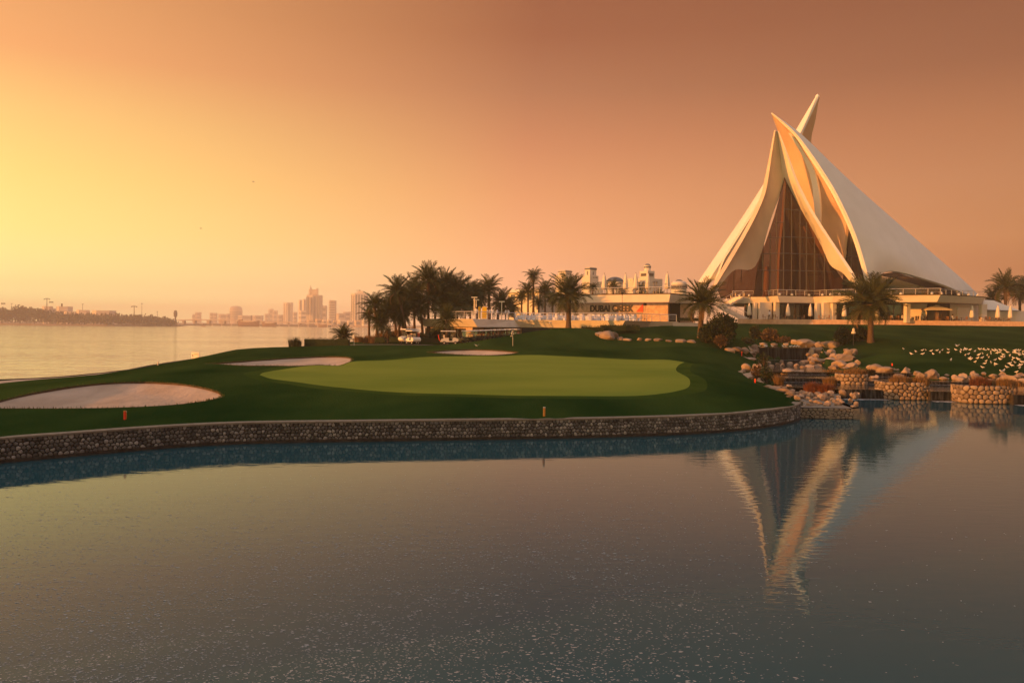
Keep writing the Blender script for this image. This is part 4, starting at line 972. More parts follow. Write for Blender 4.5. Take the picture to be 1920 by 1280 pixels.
def railing(root, line, z, h=1.05, step=1.9, name='railing', glassy=True):
    pts_ = [Vector((*q, z)) for q in line]; mb = MB(); up = Vector((0, 0, h))
    for a, b in zip(pts_, pts_[1:]): mb.tube([a + up, b + up], .055, 5)
    rl = mb.build(name, M['rail'], root); o = rl
    for a, b in zip(pts_, pts_[1:]):
        n = max(1, round((b - a).length / step))
        for i in range(n + (b is pts_[-1])): p = a.lerp(b, i / n); MB().box((p.x, p.y, z + h / 2), (.09, .09, h)).build('post', M['rail'], rl)
        m2 = MB(); m2.tube([a + up * .66, b + up * .66], .022, 4); m2.tube([a + up * .36, b + up * .36], .022, 4); m2.build('rail_wire', M['rail'], rl)
    return rl
railing(CLUB, plan([(x + .3, d + .7) for x, d in FRONT[:4]]), 11.62)
railing(CLUB, plan([(x + .3, d + .7) for x, d in FRONT[3:6]]), 11.62)
railing(CLUB, plan([(x - .3, d + .7) for x, d in FRONT[5:]]), 11.62, .9)
for x in (1386, 1404, 1461, 1484, 1516, 1541, 1556, 1573, 1688, 1746, 1764, 1797, 1815, 1832):
    d = float(np.interp(x, [q[0] for q in FRONT], [q[1] for q in FRONT])) + 1.4; p = XD(x, d); MB().lathe([(.05, 0), (.22, .05), (.26, .25), (.16, .42), (.02, .48)], (p[0], p[1], 11.62), 8).build('globe_light', M['white'], CLUB)
# staircase at the left end
a, b = Vector((*XD(1398, 152.5), 7.0)), Vector((*XD(1352, 157), 9.4)); c_ = Vector((*XD(1386, 160), 11.5)); st = None
for p0, p1, nm in ((a, b, 'stair_flight'), (b, c_, 'stair_flight')):
    dr = (p1 - p0); n_ = Vector((-dr.y, dr.x, 0)).normalized() * 1.1; mb = MB()
    for k in range(12):
        q0, q1 = p0.lerp(p1, k / 12), p0.lerp(p1, (k + 1) / 12); zt = q1.z
        mb.add([(*(q0 - n_).xy, zt - .5), (*(q1 - n_).xy, zt - .35), (*(q1 + n_).xy, zt - .35), (*(q0 + n_).xy, zt - .5), (*(q0 - n_).xy, zt), (*(q1 - n_).xy, zt), (*(q1 + n_).xy, zt), (*(q0 + n_).xy, zt)], [(3, 2, 1, 0), (4, 5, 6, 7), (0, 1, 5, 4), (1, 2, 6, 5), (2, 3, 7, 6), (3, 0, 4, 7)])
    st = mb.build(nm, M['cream'], CLUB)
    for s in (-1, 1):
        m2 = MB(); m2.tube([p0 + n_ * s + Vector((0, 0, 1)), p1 + n_ * s + Vector((0, 0, 1))], .05, 5)
        for k in range(5): q = p0.lerp(p1, k / 4) + n_ * s; m2.tube([q, q + Vector((0, 0, 1))], .04, 4)
        m2.build('handrail', M['rail'], st)
# terrace floor and its orange stone wall
TW = [(1384, 150.5), (1440, 149), (1560, 148), (1760, 146.5), (1920, 146.5), (2060, 147)]
tp = plan(TW)
root = tag(thing('terrace_wall', (*tp[2], 6), 'long low orange stone wall along the clubhouse terrace', 'wall'), kind='thing')
mb = MB()
for k in range(len(tp) - 1):
    (xa, ya), (xb, yb) = tp[k], tp[k + 1]; n = max(1, int(math.hypot(xb - xa, yb - ya) / 1.0))
    for i in range(n):
        q0 = (xa + (xb - xa) * i / n, ya + (yb - ya) * i / n); q1 = (xa + (xb - xa) * (i + 1) / n - .02, ya + (yb - ya) * (i + 1) / n)
        MB().prism([q0, q1, (q1[0], q1[1] + .5), (q0[0], q0[1] + .5)], 5.6, 6.98 + rng.uniform(-.015, .015)).build('stone_block', M['terrace_stone'], root)
fl = tag(MB().prism(plan([(x, d + .5) for x, d in TW] + [(2060, 200), (1384, 200)]), 5.5, 6.9).build('terrace', M['paving']), 'paved terrace before the clubhouse', kind='structure')
# annexe with a pitched awning at the right end
root = thing('terrace_annexe', (*XD(1880, 160), 6.9), 'low cream annexe with sloping roof right of the podium', 'building'); root['kind'] = 'thing'
MB().prism(plan([(1846, 158), (1905, 157), (1960, 160), (1960, 172), (1846, 172)]), 6.7, 9.2).build('wall', M['cream'], root)
mb = MB(); q = [Vector((*XD(1840, 155), 9.2)), Vector((*XD(1890, 154), 9.2)), Vector((*XD(1880, 170), 9.6)), Vector((*XD(1846, 170), 12.4)), Vector((*XD(1842, 155), 11.2))]
mb.add([Vector((*XD(1842, 155.5), 9.3)), Vector((*XD(1912, 155), 9.2)), Vector((*XD(1862, 160), 11.3)), Vector((*XD(1842, 160), 11.4)), Vector((*XD(1842, 172), 9.3)), Vector((*XD(1912, 172), 9.2))], [(0, 1, 2, 3), (2, 1, 5), (3, 2, 5, 4), (0, 3, 4)]); mb.build('roof', M['canvas'], root)
facade(1868, 1884, 157.2, 157, 7, 8.8, 'x', 'dark') if False else None

# ------------------------------------------------------------------ deck building with the sign wall
DECK = thing('deck_building', P(1000, 640, 130), 'two storey deck building with the lettered stone sign wall', 'building'); DECK['kind'] = 'thing'
LOW = [(781, 126), (886, 117.5), (965, 127), (1130, 121), (1172, 119.5), (1222, 127)]
MB().prism(plan(LOW + [(1272, 129), (1272, 150), (800, 150)]), 5.02, 6.2, .9).build('deck_slab', M['cream'], DECK)
MB().prism(plan([(800, 128.5), (886, 119.5), (965, 129), (1130, 124), (1215, 127), (1215, 149), (800, 149)]), 2.2, 5.02).build('lower_wall', M['sandstone'], DECK)
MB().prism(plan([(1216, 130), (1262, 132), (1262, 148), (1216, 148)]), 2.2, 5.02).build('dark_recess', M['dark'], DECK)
def dlow(px): return float(np.interp(px, (800, 886, 965, 1130, 1215), (128.5, 119.5, 129, 124, 127)))
def on_deck(px0, px1, dfun, z0, z1, name, m, off=.1):
    a, b = Vector(XD(px0, dfun(px0))), Vector(XD(px1, dfun(px1))); dr = (b - a).normalized(); nn = Vector((dr.y, -dr.x)) * off
    return MB().prism([tuple(a + nn), tuple(b + nn), tuple(b - nn * .3), tuple(a - nn * .3)], z0, z1).build(name, M[m], DECK)
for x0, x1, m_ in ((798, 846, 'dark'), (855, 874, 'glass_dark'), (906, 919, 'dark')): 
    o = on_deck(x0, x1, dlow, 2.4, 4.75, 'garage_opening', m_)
on_deck(979, 1032, dlow, 2.4, 4.9, 'blue_shutter', 'blue', .12)
def SIGN_D(px):                                          # depth of the sign wall's face in a pixel column
    a, b = Vector(XD(1040, 148)), Vector(XD(1252, 136.5)); k = XD(px, 100.0)[0] / 100.0; t = (a.x - k * a.y) / ((a.x - k * a.y) - (b.x - k * b.y)); return a.y + (b.y - a.y) * t
MB().prism(plan([(1040, 148), (1252, 136.5), (1256, 141), (1262, 160), (1040, 160)]), 6.2, 9.45).build('sign_wall', M['sandstone'], DECK)
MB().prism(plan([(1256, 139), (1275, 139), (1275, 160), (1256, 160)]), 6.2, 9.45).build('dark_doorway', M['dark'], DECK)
MB().prism(plan([(1270, 139), (1300, 141), (1300, 160), (1270, 160)]), 6.2, 9.45).build('side_wall', M['sandstone'], DECK)
UP = [(1078, 142), (1256, 132.5), (1275, 136), (1300, 139)]
MB().prism(plan(UP + [(1300, 170), (1040, 170), (1040, 146)]), 9.45, 10.75, .5).build('upper_slab', M['cream'], DECK)
MB().prism(plan([(x, d + .1) for x, d in UP] + [(1299, 169), (1042, 169), (1042, 146.2)]), 10.76, 10.95).build('slab_edge', M['soil'], DECK)
railing(DECK, plan([(1084, 142.4), (1256, 133.3), (1274, 136.8), (1298, 139.6)]), 10.95)
railing(DECK, plan([(796, 125.5), (886, 118.4), (965, 127.9)]), 6.2, 1.1)
railing(DECK, plan([(965, 127.9), (1130, 121.9), (1172, 120.4), (1222, 127.8), (1268, 130)]), 6.2, 1.1)
MB().prism(plan([(1262, 125), (1314, 128), (1314, 131), (1262, 128)]), 4.2, 6.0).build('low_wall', M['cream'], DECK)
# lettering and the red sail mark on the stone
a, b = Vector(XD(1107, SIGN_D(1107))), Vector(XD(1187.5, SIGN_D(1187.5))); dr = (b - a).normalized(); nn = Vector((dr.y, -dr.x))
fc = bpy.data.curves.new('lettering', 'FONT'); fc.body = 'DUBAI CREEK'; fc.size = 1.0; fc.extrude = .06; fc.offset = .028
tmp = bpy.data.objects.new('tmp', fc); C.objects.link(tmp); dg = bpy.context.evaluated_depsgraph_get(); me = bpy.data.meshes.new_from_object(tmp.evaluated_get(dg)); bpy.data.objects.remove(tmp)
xs = [v.co.x for v in me.vertices]; ys = [v.co.y for v in me.vertices]; wd, ht = max(xs) - min(xs), max(ys) - min(ys)
zt0 = P(1147, 584.5, SIGN_D(1147)).z; zt1 = P(1147, 572, SIGN_D(1147)).z; Lw = (b - a).length; x0 = min(xs); y0 = min(ys)
for v in me.vertices:
    u = (v.co.x - x0) / wd * Lw; z = zt0 + (v.co.y - y0) / ht * (zt1 - zt0); p = a + dr * u + nn * (.14 + v.co.z); v.co = (p.x - DECK.location.x, p.y - DECK.location.y, z - DECK.location.z)
me.materials.append(M['sign_ink']); me.materials.clear(); me.materials.append(M['sign_ink']); me.name = 'lettering'
o = link('lettering', me, None, DECK); o['label'] = 'dark letters reading DUBAI CREEK on the stone wall'
q = [Vector((*XD(x, SIGN_D(x)), P(x, y, SIGN_D(x)).z)) + Vector((nn.x, nn.y, 0)) * .12 for x, y in ((1193, 584), (1205.5, 585), (1205.5, 569.5), (1200, 576))]
bk = [v - Vector((nn.x, nn.y, 0)) * .1 for v in q]
o = MB().add(q + bk, [(0, 1, 2, 3), (7, 6, 5, 4), (0, 4, 5, 1), (1, 5, 6, 2), (2, 6, 7, 3), (3, 7, 4, 0)]).build('sail_mark', M['red'], DECK); o['label'] = 'red triangular sail mark beside the letters'
o = MB().add([v + Vector((0, 0, -.55)) * 0 + Vector((0, 0, 0)) for v in [Vector((*XD(x, SIGN_D(x)), P(x, y, SIGN_D(x)).z)) + Vector((nn.x, nn.y, 0)) * .13 for x, y in ((1193, 586), (1205.5, 587), (1205.5, 586.2), (1193, 585.2))]], [(0, 1, 2, 3)]).build('mark_underline', M['sign_ink'], DECK)

# house seen through the palms
root = thing('cream_villa', P(980, 600, 185), 'cream villa with dark balconies behind the deck palms', 'building'); root['kind'] = 'thing'
q = plan([(952, 190), (1010, 182), (1040, 200), (975, 210)]); MB().prism(q, 3, 13.0).build('wall', M['cream'], root); MB().prism([(x, y - .4) for x, y in q], 13.0, 13.8, -.6).build('roof', M['cream'], root)
for x, y0, y1 in ((958, 552, 561), (976, 551, 561), (988, 552, 560)):
    a = P(x, y1, 187 - (x - 952) * .12); b = P(x + 8, y0, 187 - (x + 8 - 952) * .12); MB().prism([(a.x, a.y - .3), (b.x, b.y - .3), (b.x, b.y + .1), (a.x, a.y + .1)], a.z, b.z).build('window', M['far_glass'], root)

# ------------------------------------------------------------------ white hotel towers beyond the deck
def tower(root, px0, px1, pxc, py_top, d, z0=4.0, depth=None, name='wall', m='far_pale', dz=1.0):
    """a block seen on its corner: pxc is the near corner; left face from px0, right face to px1"""
    a, c, b = Vector(XD(px0, d + dz * (pxc - px0) * d / F)), Vector(XD(pxc, d)), Vector(XD(px1, d + dz * (px1 - pxc) * d / F)); e = a + b - c; zt = P(pxc, py_top, d).z
    o = MB().prism([tuple(a), tuple(c), tuple(b), tuple(e)], z0, zt).build(name, M[m], root); return a, c, b, zt
def slots(root, a, b, z0, z1, n, w, m='far_glass', name='window', lo=.15, hi=.85):
    dr = (b - a); nn = Vector((dr.y, -dr.x)).normalized() * .12; l = dr.length; dr = dr.normalized()
    for i in range(n):
        c = a + dr * l * (lo + (hi - lo) * ((i + .5) / n)); p, q = c - dr * w / 2, c + dr * w / 2
        MB().prism([tuple(p + nn), tuple(q + nn), tuple(q - nn * .5), tuple(p - nn * .5)], z0, z1).build(name, M[m], root)
def band(root, a, c, b, z0, z1, name='blue_band', m='bluedome', grow=.25):
    e = a + b - c; g = (a + b) / 2; q = [tuple(p + (p - g).normalized() * grow) for p in (a, c, b, e)]; MB().prism(q, z0, z1).build(name, M[m], root)
HD = 360
def zpy(px, py, d=HD): return P(px, py, d).z
def hotel(px, label): 
    r = thing('hotel_tower', (*XD(px, HD), 4), label, 'building', 'white hotel towers beyond the deck'); r['kind'] = 'thing'; return r
h = hotel(1060, 'white tower with dark roof band partly behind the broad date palm')
a, c, b, z = tower(h, 1046, 1071, 1059, 506.5, HD); tower(h, 1040, 1060, 1050, 516, HD + 4); band(h, a, c, b, zpy(1059, 509.5), zpy(1059, 507.8)); slots(h, a, c, zpy(1055, 514.5), zpy(1055, 511.5), 4, .6); slots(h, c, b, zpy(1065, 514.5), zpy(1065, 511.5), 3, .6)
h = hotel(1106, 'tall plain white tower with one dark roof band')
a, c, b, z = tower(h, 1096, 1117, 1105, 501, HD); tower(h, 1090, 1121, 1105, 516, HD - 3); tower(h, 1121, 1130, 1124, 528, HD); band(h, a, c, b, zpy(1105, 505), zpy(1105, 502.2)); slots(h, a, c, zpy(1100, 515), zpy(1100, 508), 1, .7); slots(h, c, b, zpy(1112, 515), zpy(1112, 509), 1, .6); a, c, b = a + Vector((0, -8)), c + Vector((0, -8)), b + Vector((0, -8)); slots(h, c, b, zpy(1112, 523), zpy(1112, 521), 3, .6)
h = hotel(1152, 'low white hall under the wide blue dome')
MB().lathe([(17 * HD / F, 4), (17.6 * HD / F, zpy(1152, 530)), (18.4 * HD / F, zpy(1152, 529.5)), (18.4 * HD / F, zpy(1152, 528.2)), (17 * HD / F, zpy(1152, 528))], (*XD(1152, HD + 4), 0), 28).build('wall', M['far_pale'], h)
R0 = 16.6 * HD / F; zb, zt = zpy(1152, 528.2), zpy(1152, 518); MB().lathe([(R0 * math.cos(t), zb + (zt - zb) * math.sin(t)) for t in [math.pi / 2 * k / 9 for k in range(10)]], (*XD(1152, HD + 4), 0), 28).build('dome', M['bluedome'], h, True)
h = hotel(1180, 'plain white block left of the turreted tower')
a, c, b, z = tower(h, 1171, 1192, 1186, 521.5, HD - 6, dz=.6); slots(h, a, c, zpy(1178, 527.4), zpy(1178, 526), 2, .5)
h = hotel(1212, 'large white block crowned by a turret with blue cap')
a, c, b, z = tower(h, 1190, 1241, 1207, 521.5, HD + 2, dz=.7); slots(h, c, b, zpy(1225, 533.5), zpy(1225, 532), 3, .6, lo=.2, hi=.6)
a, c, b, z = tower(h, 1198, 1226, 1213, 507.5, HD - 3, dz=.8, name='belfry'); slots(h, a, c, zpy(1206, 518), zpy(1206, 513), 3, .9, 'far_dark'); slots(h, c, b, zpy(1220, 518), zpy(1220, 513), 3, .9, 'far_dark')
ct = XD(1212.5, HD + 1); q = HD / F
MB().lathe([(6.1 * q, zpy(1212, 508)), (6.1 * q, zpy(1212, 502.2)), (6.4 * q, zpy(1212, 502)), (6.4 * q, zpy(1212, 497.4)), (4 * q, zpy(1212, 497))], (*ct, 0), 18).build('turret', M['far_pale'], h)
MB().lathe([(6.6 * q, zpy(1212, 502)), (6.6 * q, zpy(1212, 499.4))], (*ct, 0), 18).build('blue_band', M['bluedome'], h)
MB().lathe([(5 * q * math.cos(t), zpy(1212, 497.2) + 3.2 * q * math.sin(t)) for t in [math.pi / 2 * k / 6 for k in range(7)]], (*ct, 0), 16).build('cap', M['bluedome'], h, True)
h = hotel(1272, 'small white rotunda with striped drum and blue cap')
ct = XD(1272, HD - 20); q = (HD - 20) / F; zz = lambda y: P(1272, y, HD - 20).z
MB().lathe([(14.5 * q, 4), (14.5 * q, zz(533)), (13.8 * q, zz(530)), (10 * q, zz(527.4)), (6 * q, zz(527))], (*ct, 0), 26).build('drum', M['far_pale'], h)
for y0, y1 in ((543, 541.6), (536, 534.8)): MB().lathe([(14.7 * q, zz(y0)), (14.7 * q, zz(y1))], (*ct, 0), 26).build('stripe', M['bluedome'], h)
MB().lathe([(7 * q * math.cos(t), zz(527.6) + 3.6 * q * math.sin(t)) for t in [math.pi / 2 * k / 6 for k in range(7)]], (*ct, 0), 18).build('cap', M['bluedome'], h, True)
for k in range(-4, 5):
    an = -math.pi / 2 + k * .32; x, y = ct[0] + math.cos(an) * 14.5 * q, ct[1] + math.sin(an) * 14.5 * q; MB().box((x, y, zz(538.8)), (.9, .4, 1.0), an + math.pi / 2).build('window', M['far_dark'], h)

# ------------------------------------------------------------------ far shores and skyline
def slab_land(name, poly, z0, z1, label, m='land'): return tag(MB().prism(poly, z0, z1).build(name, M[m]), label, kind='structure')
slab_land('far_shore', [(-2200, 1120), (-900, 1110), (-620, 1090), (*XD(200, 1095),), (*XD(262, 1130),), (*XD(340, 1180),), (*XD(352, 1500),), (-480, 2000), (-2200, 2000)], -1.4, .6, 'opposite creek shore with a sandy beach at the left')
slab_land('far_land', [(-2600, 2005), (-820, 1950), (*XD(560, 1700),), (*XD(700, 1500),), (60, 1300), (60, 905), (1500, 905), (3000, 5800), (-3500, 5800)], -1.4, 1.0, 'distant low land under the skyline')
# wood on the opposite shore: it reads as one mass
r = random.Random(11); lobes = []
topline = [(-60, 574), (0, 573), (18, 581), (35, 570), (50, 575), (70, 576), (90, 581), (120, 585), (150, 586), (180, 587), (215, 588), (250, 588), (285, 590), (300, 593), (315, 595), (328, 600)]
for i in range(130):
    px = -60 + 388 * (i + r.random()) / 130; d = 1105 + r.random() * 60 + max(0, px - 200) * .4; yt = float(np.interp(px, [q[0] for q in topline], [q[1] for q in topline])) + r.uniform(0, 5); zt = P(px, yt, d).z; w = r.uniform(4.5, 8)
    lobes.append((*XD(px, d), zt - w * .75, w, w, w * .8)); lobes.append((*XD(px + r.uniform(-4, 4), d - 6), zt * .45, w * .9, w, max(3, zt * .34)))
tag(leaf_cloud(lobes, 15000, 2.4, 5).build('far_wood', M['far_leaf']), 'dark belt of trees along the opposite creek shore', 'trees', kind='stuff')
def far_building(px0, px1, py_top, d, label, m='far_wall', py_bot=None, roof=None, turn=.35, rows=0, cols=0, name='far_building', group='buildings on the far shores', wm='far_glass', depth=.8):
    z0 = .3; zt = P((px0 + px1) / 2, py_top, d).z; a, b = Vector(XD(px0, d)), Vector(XD(px1, d)); w = (b - a).length; c = a.lerp(b, turn)
    c = c - Vector((0, w * .18)); bk = Vector((0, w * depth)); root = thing(name, (c.x, c.y, z0), label, 'building', group); root['kind'] = 'thing'
    MB().prism([tuple(a), tuple(c), tuple(b), tuple(b + bk), tuple(a + bk)], z0, zt).build('wall', M[m], root)
    for (p, q), n in (((a, c), max(1, int(cols * turn + .5))), ((c, b), max(1, int(cols * (1 - turn) + .5)))):
        dr = (q - p).normalized(); nn = Vector((dr.y, -dr.x)) * max(.3, w * .008); l = (q - p).length
        for j in range(rows):
            zz0 = z0 + (zt - z0) * (.06 + .9 * (j + .25) / rows); zz1 = z0 + (zt - z0) * (.06 + .9 * (j + .75) / rows); u, v = p + dr * l * .08, q - dr * l * .08
            MB().prism([tuple(u + nn), tuple(v + nn), tuple(v - nn), tuple(u - nn)], zz0, zz1).build('window_band', M[wm], root)
        if cols:
            for j in range(n):
                u = p + dr * l * ((j + .22) / n); v = p + dr * l * ((j + .78) / n); MB().prism([tuple(u + nn), tuple(v + nn), tuple(v - nn), tuple(u - nn)], z0 + (zt - z0) * .04, zt - (zt - z0) * .05).build('window_strip', M[wm], root)
    return root, a, c, b, zt
for q in [(360, 366, 589, 3600, 'leftmost pale hazy block of the skyline, lower half'), (366, 375, 585, 3600, 'leftmost pale hazy block of the skyline, taller half'), (393, 399, 586, 3300, 'left of two slim blocks behind the bridge'), (400, 406, 586.5, 3300, 'right of two slim blocks behind the bridge'), (409, 424, 588.5, 3200, 'wide low block between slim pair and domed tower'), (424, 430, 588, 3100, 'small dark low block beside the domed tower'), (446, 472, 591, 3000, 'long low building right of the domed tower'), (474, 490, 591, 2900, 'short low building behind the moored dhow'), (496, 504, 588, 3600, 'faint low block before the hazy stepped tower'), (503, 511, 579, 3800, 'faint hazy stepped tower, left half'), (511, 519, 582, 3800, 'faint hazy stepped tower, right half'), (520, 529, 590, 3000, 'low faint block left of the two tone tower'), (549, 556, 585, 2900, 'short block right of the two tone tower'), (600, 611, 573, 2600, 'dark mid tower right of the spired tower'), (630, 646, 587, 2500, 'left half of the low block between two towers'), (643, 656, 584.5, 2550, 'right half of the low block between two towers')]:
    far_building(*q, rows=3 if q[2] < 587 else 2)
far_building(531, 546, 567, 3000, 'two tone slender tower left of the twin bright towers', 'far_pale', turn=.55, cols=3)
far_building(559.5, 565, 562, 2700, 'left of the twin bright narrow towers', 'far_pale', turn=.4, cols=2); far_building(567, 573, 560.5, 2700, 'right of the twin bright narrow towers', 'far_pale', turn=.4, cols=2); far_building(560, 574, 582, 2650, 'base block under the twin bright towers', 'far_pale', rows=3)
far_building(616.5, 628.5, 563, 2500, 'pale slab tower with dark roof line', 'far_wall', turn=.2, rows=9)
rt, a, c, b, zt = far_building(574.5, 600, 553, 2300, 'tallest skyline tower with a pointed spire', 'far_wall', turn=.5, cols=4)
k = 2300 / F; g = Vector(XD(587.5, 2306)); zz = lambda y: P(587.5, y, 2300).z
MB().box((g.x, g.y, (zz(553) + zz(542.5)) / 2), (15 * k, 14 * k, zz(542.5) - zz(553)), 0, .93).build('crown', M['far_wall'], rt)
p = Vector(XD(582, 2298)); MB().lathe([(2.4 * k, zz(553)), (1.9 * k, zz(541)), (1.0 * k, zz(538)), (.3 * k, zz(534.5))], (p.x, p.y, 0), 8).build('spire', M['far_wall'], rt); p = Vector(XD(594.5, 2298)); MB().box((p.x, p.y, (zz(553) + zz(540.5)) / 2), (3 * k, 4 * k, zz(540.5) - zz(553))).build('crown_fin', M['far_wall'], rt)
for x in (577, 598): p = Vector(XD(x, 2285)); MB().box((p.x, p.y, (zz(590) + zz(557)) / 2), (4 * k, 8 * k, zz(557) - zz(590))).build('dark_flank', M['far_glass'], rt)
rt, a, c, b, zt = far_building(657.5, 686, 549.5, 1900, 'broad pale hotel tower left of the palms', 'far_pale', turn=.3, cols=5)
k = 1900 / F; zz = lambda y: P(672, y, 1900).z; p = Vector(XD(676, 1905)); MB().box((p.x, p.y, (zz(549.5) + zz(545.5)) / 2), (12 * k, 10 * k, zz(545.5) - zz(549.5))).build('roof_block', M['far_pale'], rt); MB().tube([(p.x - 3, p.y, zz(545.5)), (p.x - 3, p.y, zz(543))], .8, 6).build('roof_mast', M['far_dark'], rt); MB().box((p.x - 5, p.y, zz(544.2)), (9 * k, 1, 1.2)).build('roof_beam', M['far_dark'], rt)
for j in range(13): q = Vector(XD(658.6, 1897)); MB().box((q.x + 1.2, q.y - 3, zz(556 + j * 3.2)), (2.2, 2.4, 1.8)).build('balcony_window', M['far_glass'], rt)
rt = thing('domed_tower', (*XD(442.5, 3200), .3), 'rounded dome topped office block in the haze', 'building', 'buildings on the far shores'); rt['kind'] = 'thing'; k = 3200 / F; zz = lambda y: P(442, y, 3200).z
MB().lathe([(11.5 * k, .3), (11.5 * k, zz(582)), (11.2 * k, zz(579)), (9.6 * k, zz(575.6)), (7 * k, zz(573.8)), (2 * k, zz(573.4))], (*XD(442.5, 3210), 0), 20).build('shell', M['far_wall'], rt)
for j in range(5): MB().lathe([(11.8 * k, zz(586 + j * 3)), (11.8 * k, zz(584.4 + j * 3))], (*XD(442.5, 3210), 0), 20).build('window_band', M['far_glass'], rt)
for i, (x0, x1, y) in enumerate(((591, 603, 597.5), (604, 612, 599), (613, 622, 598), (624, 631, 600.5), (633, 648, 599.5), (650, 662, 601), (664, 676, 600), (678, 690, 599), (560, 572, 601), (575, 588, 600.5))):
    far_building(x0, x1, y, 1720 - i * 8, f'small bright waterfront building, {ORD[sorted([591, 604, 613, 624, 633, 650, 664, 678, 560, 575]).index(x0)]} from the left below the skyline', 'far_pale' if i % 3 else 'sandstone', rows=1, group='waterfront buildings below the skyline')
for q in [(79, 93, 574, 1230, 'white house with upper storey behind the shore trees'), (93, 106, 578.5, 1240, 'low white wing between two white houses'), (105, 127, 574.5, 1235, 'white house with a chimney behind the shore trees'), (143, 161, 581, 1230, 'small pale house right of the chimney house'), (172, 205, 582, 1225, 'long white flat roofed hall behind the shore trees'), (120, 140, 584, 1228, 'pale low wing behind the shore trees')]:
    o = far_building(*q, m='far_pale', rows=1 if q[2] < 580 else 0, group='houses on the opposite shore')
    if 'chimney' in q[4]: p = XD(116, 1236); MB().box((*p, P(116, 572, 1236).z), (1.6, 1.6, 5)).build('chimney', M['far_dark'], o[0])
# floodlight and cable car masts, control tower
def mast(px, y0, y1, d, label, kind):
    root = thing('cable_pylon' if kind == 'pylon' else 'light_mast', (*XD(px, d), .4), label, 'pylon' if kind == 'pylon' else 'mast'); z0, z1 = .4, P(px, y0, d).z; k = d / F; x, y = XD(px, d)
    MB().tube([(x, y, z0), (x, y, z1)], [1.0 * k, .5 * k] if kind == 'pylon' else [.5 * k, .3 * k], 8).build('shaft', M['far_dark'], root)
    if kind == 'pylon':
        MB().box((x, y, z1 - 1.5 * k), (11 * k, 1.4 * k, .9 * k)).build('cross_arm', M['far_dark'], root); MB().box((x, y, z1), (7 * k, .5 * k, .3 * k)).build('top_bar', M['far_dark'], root)
        for s in (-1, 1): MB().box((x + s * 4.4 * k, y, z1 - 2.2 * k), (2.4 * k, .8 * k, 1.0 * k)).build('wheel_train', M['far_dark'], root)
    else: MB().box((x, y, z1), (3.6 * k, 1 * k, .7 * k)).build('lamp_head', M['far_dark'], root)
mast(88, 559, 590, 1130, 'cable car pylon above the white houses', 'pylon'); mast(251.5, 573, 592, 1150, 'cable car pylon at the right end of the shore wood', 'pylon')
mast(266, 569, 592, 1180, 'tall thin mast right of the second pylon', 'mast'); mast(155, 570, 590, 1240, 'thin floodlight mast behind the small pale house', 'mast'); mast(22, 569, 590, 1240, 'thin mast at the far left above the trees', 'mast'); mast(295, 584, 596, 1260, 'short mast behind the right end of the wood', 'mast')
def gondola(px, py, d, label):
    p = P(px, py, d); k = d / F; root = thing('gondola', p, label, 'cable car', 'cable car cabins')
    for i in range(3):
        cx = p.x + (i - 1) * 2.7 * k; MB().lathe([(.3 * k, -1.1 * k), (1.2 * k, -.9 * k), (1.35 * k, 0), (1.1 * k, .9 * k), (.3 * k, 1.1 * k)], (cx, p.y, p.z), 10).build('cabin', M['far_dark'], root); MB().tube([(cx, p.y, p.z + k), (cx, p.y, p.z + 2.2 * k)], .15 * k, 5).build('hanger', M['far_dark'], root)
gondola(96, 566.5, 1120, 'row of cable car cabins right beside the left pylon'); gondola(6, 569, 1120, 'row of cable car cabins at the far left edge')
rt = thing('control_tower', (*XD(329, 1260), .4), 'dark control tower with wide head at the bridge end', 'tower'); rt['kind'] = 'thing'; k = 1260 / F; zz = lambda y: P(329, y, 1260).z; ct = XD(329, 1260)
MB().lathe([(1.5 * k, .4), (1.3 * k, zz(595))], (*ct, 0), 10).build('shaft', M['far_dark'], rt); MB().lathe([(1.3 * k, zz(595)), (3.2 * k, zz(592)), (3.3 * k, zz(586)), (2.6 * k, zz(584)), (2.7 * k, zz(582.4)), (.6 * k, zz(581.8))], (*ct, 0), 12).build('cabin', M['far_dark'], rt)
# bridge, boats
rt = thing('bridge', (*XD(440, 1650), -1), 'long low road bridge across the creek in the haze', 'bridge'); rt['kind'] = 'thing'
bl = [(325, 599.5), (360, 598.6), (400, 598.8), (440, 599.6), (490, 601.5), (540, 603.2), (590, 604.8), (625, 606)]
mb = MB(); ps = [P(x, y, 1650 - (x - 325) * .2) for x, y in bl]; vs = []
for p in ps: vs += [(p.x, p.y, p.z), (p.x, p.y, p.z - 2.2), (p.x, p.y + 16, p.z - 2.2), (p.x, p.y + 16, p.z)]
mb.add(vs, [q for i in range(len(ps) - 1) for q in ((4 * i, 4 * i + 1, 4 * i + 5, 4 * i + 4), (4 * i + 1, 4 * i + 2, 4 * i + 6, 4 * i + 5), (4 * i + 3, 4 * i, 4 * i + 4, 4 * i + 7), (4 * i + 2, 4 * i + 3, 4 * i + 7, 4 * i + 6))]); mb.build('road_deck', M['far_wall'], rt)
for x, w in ((345, 3), (366, 3), (392, 5), (418, 9), (445, 3), (468, 3), (492, 3), (516, 3), (540, 3), (562, 3)):
    d = 1650 - (x - 325) * .2; y = float(np.interp(x, [q[0] for q in bl], [q[1] for q in bl])); zt = P(x, y, d).z - 2.2; p = XD(x, d + 8); MB().box((*p, (zt - 2) / 2), (w * d / F, 12, zt + 2)).build('pier', M['far_wall'], rt)
rt = thing('breakwater', (*XD(440, 1560), -1), 'low dark quay wall below the bridge', 'wall'); rt['kind'] = 'thing'; a, b = Vector(XD(362, 1560)), Vector(XD(618, 1440)); MB().prism([tuple(a), tuple(b), (b.x, b.y + 12), (a.x, a.y + 12)], -1.4, 2.4).build('quay', M['far_dark'], rt)
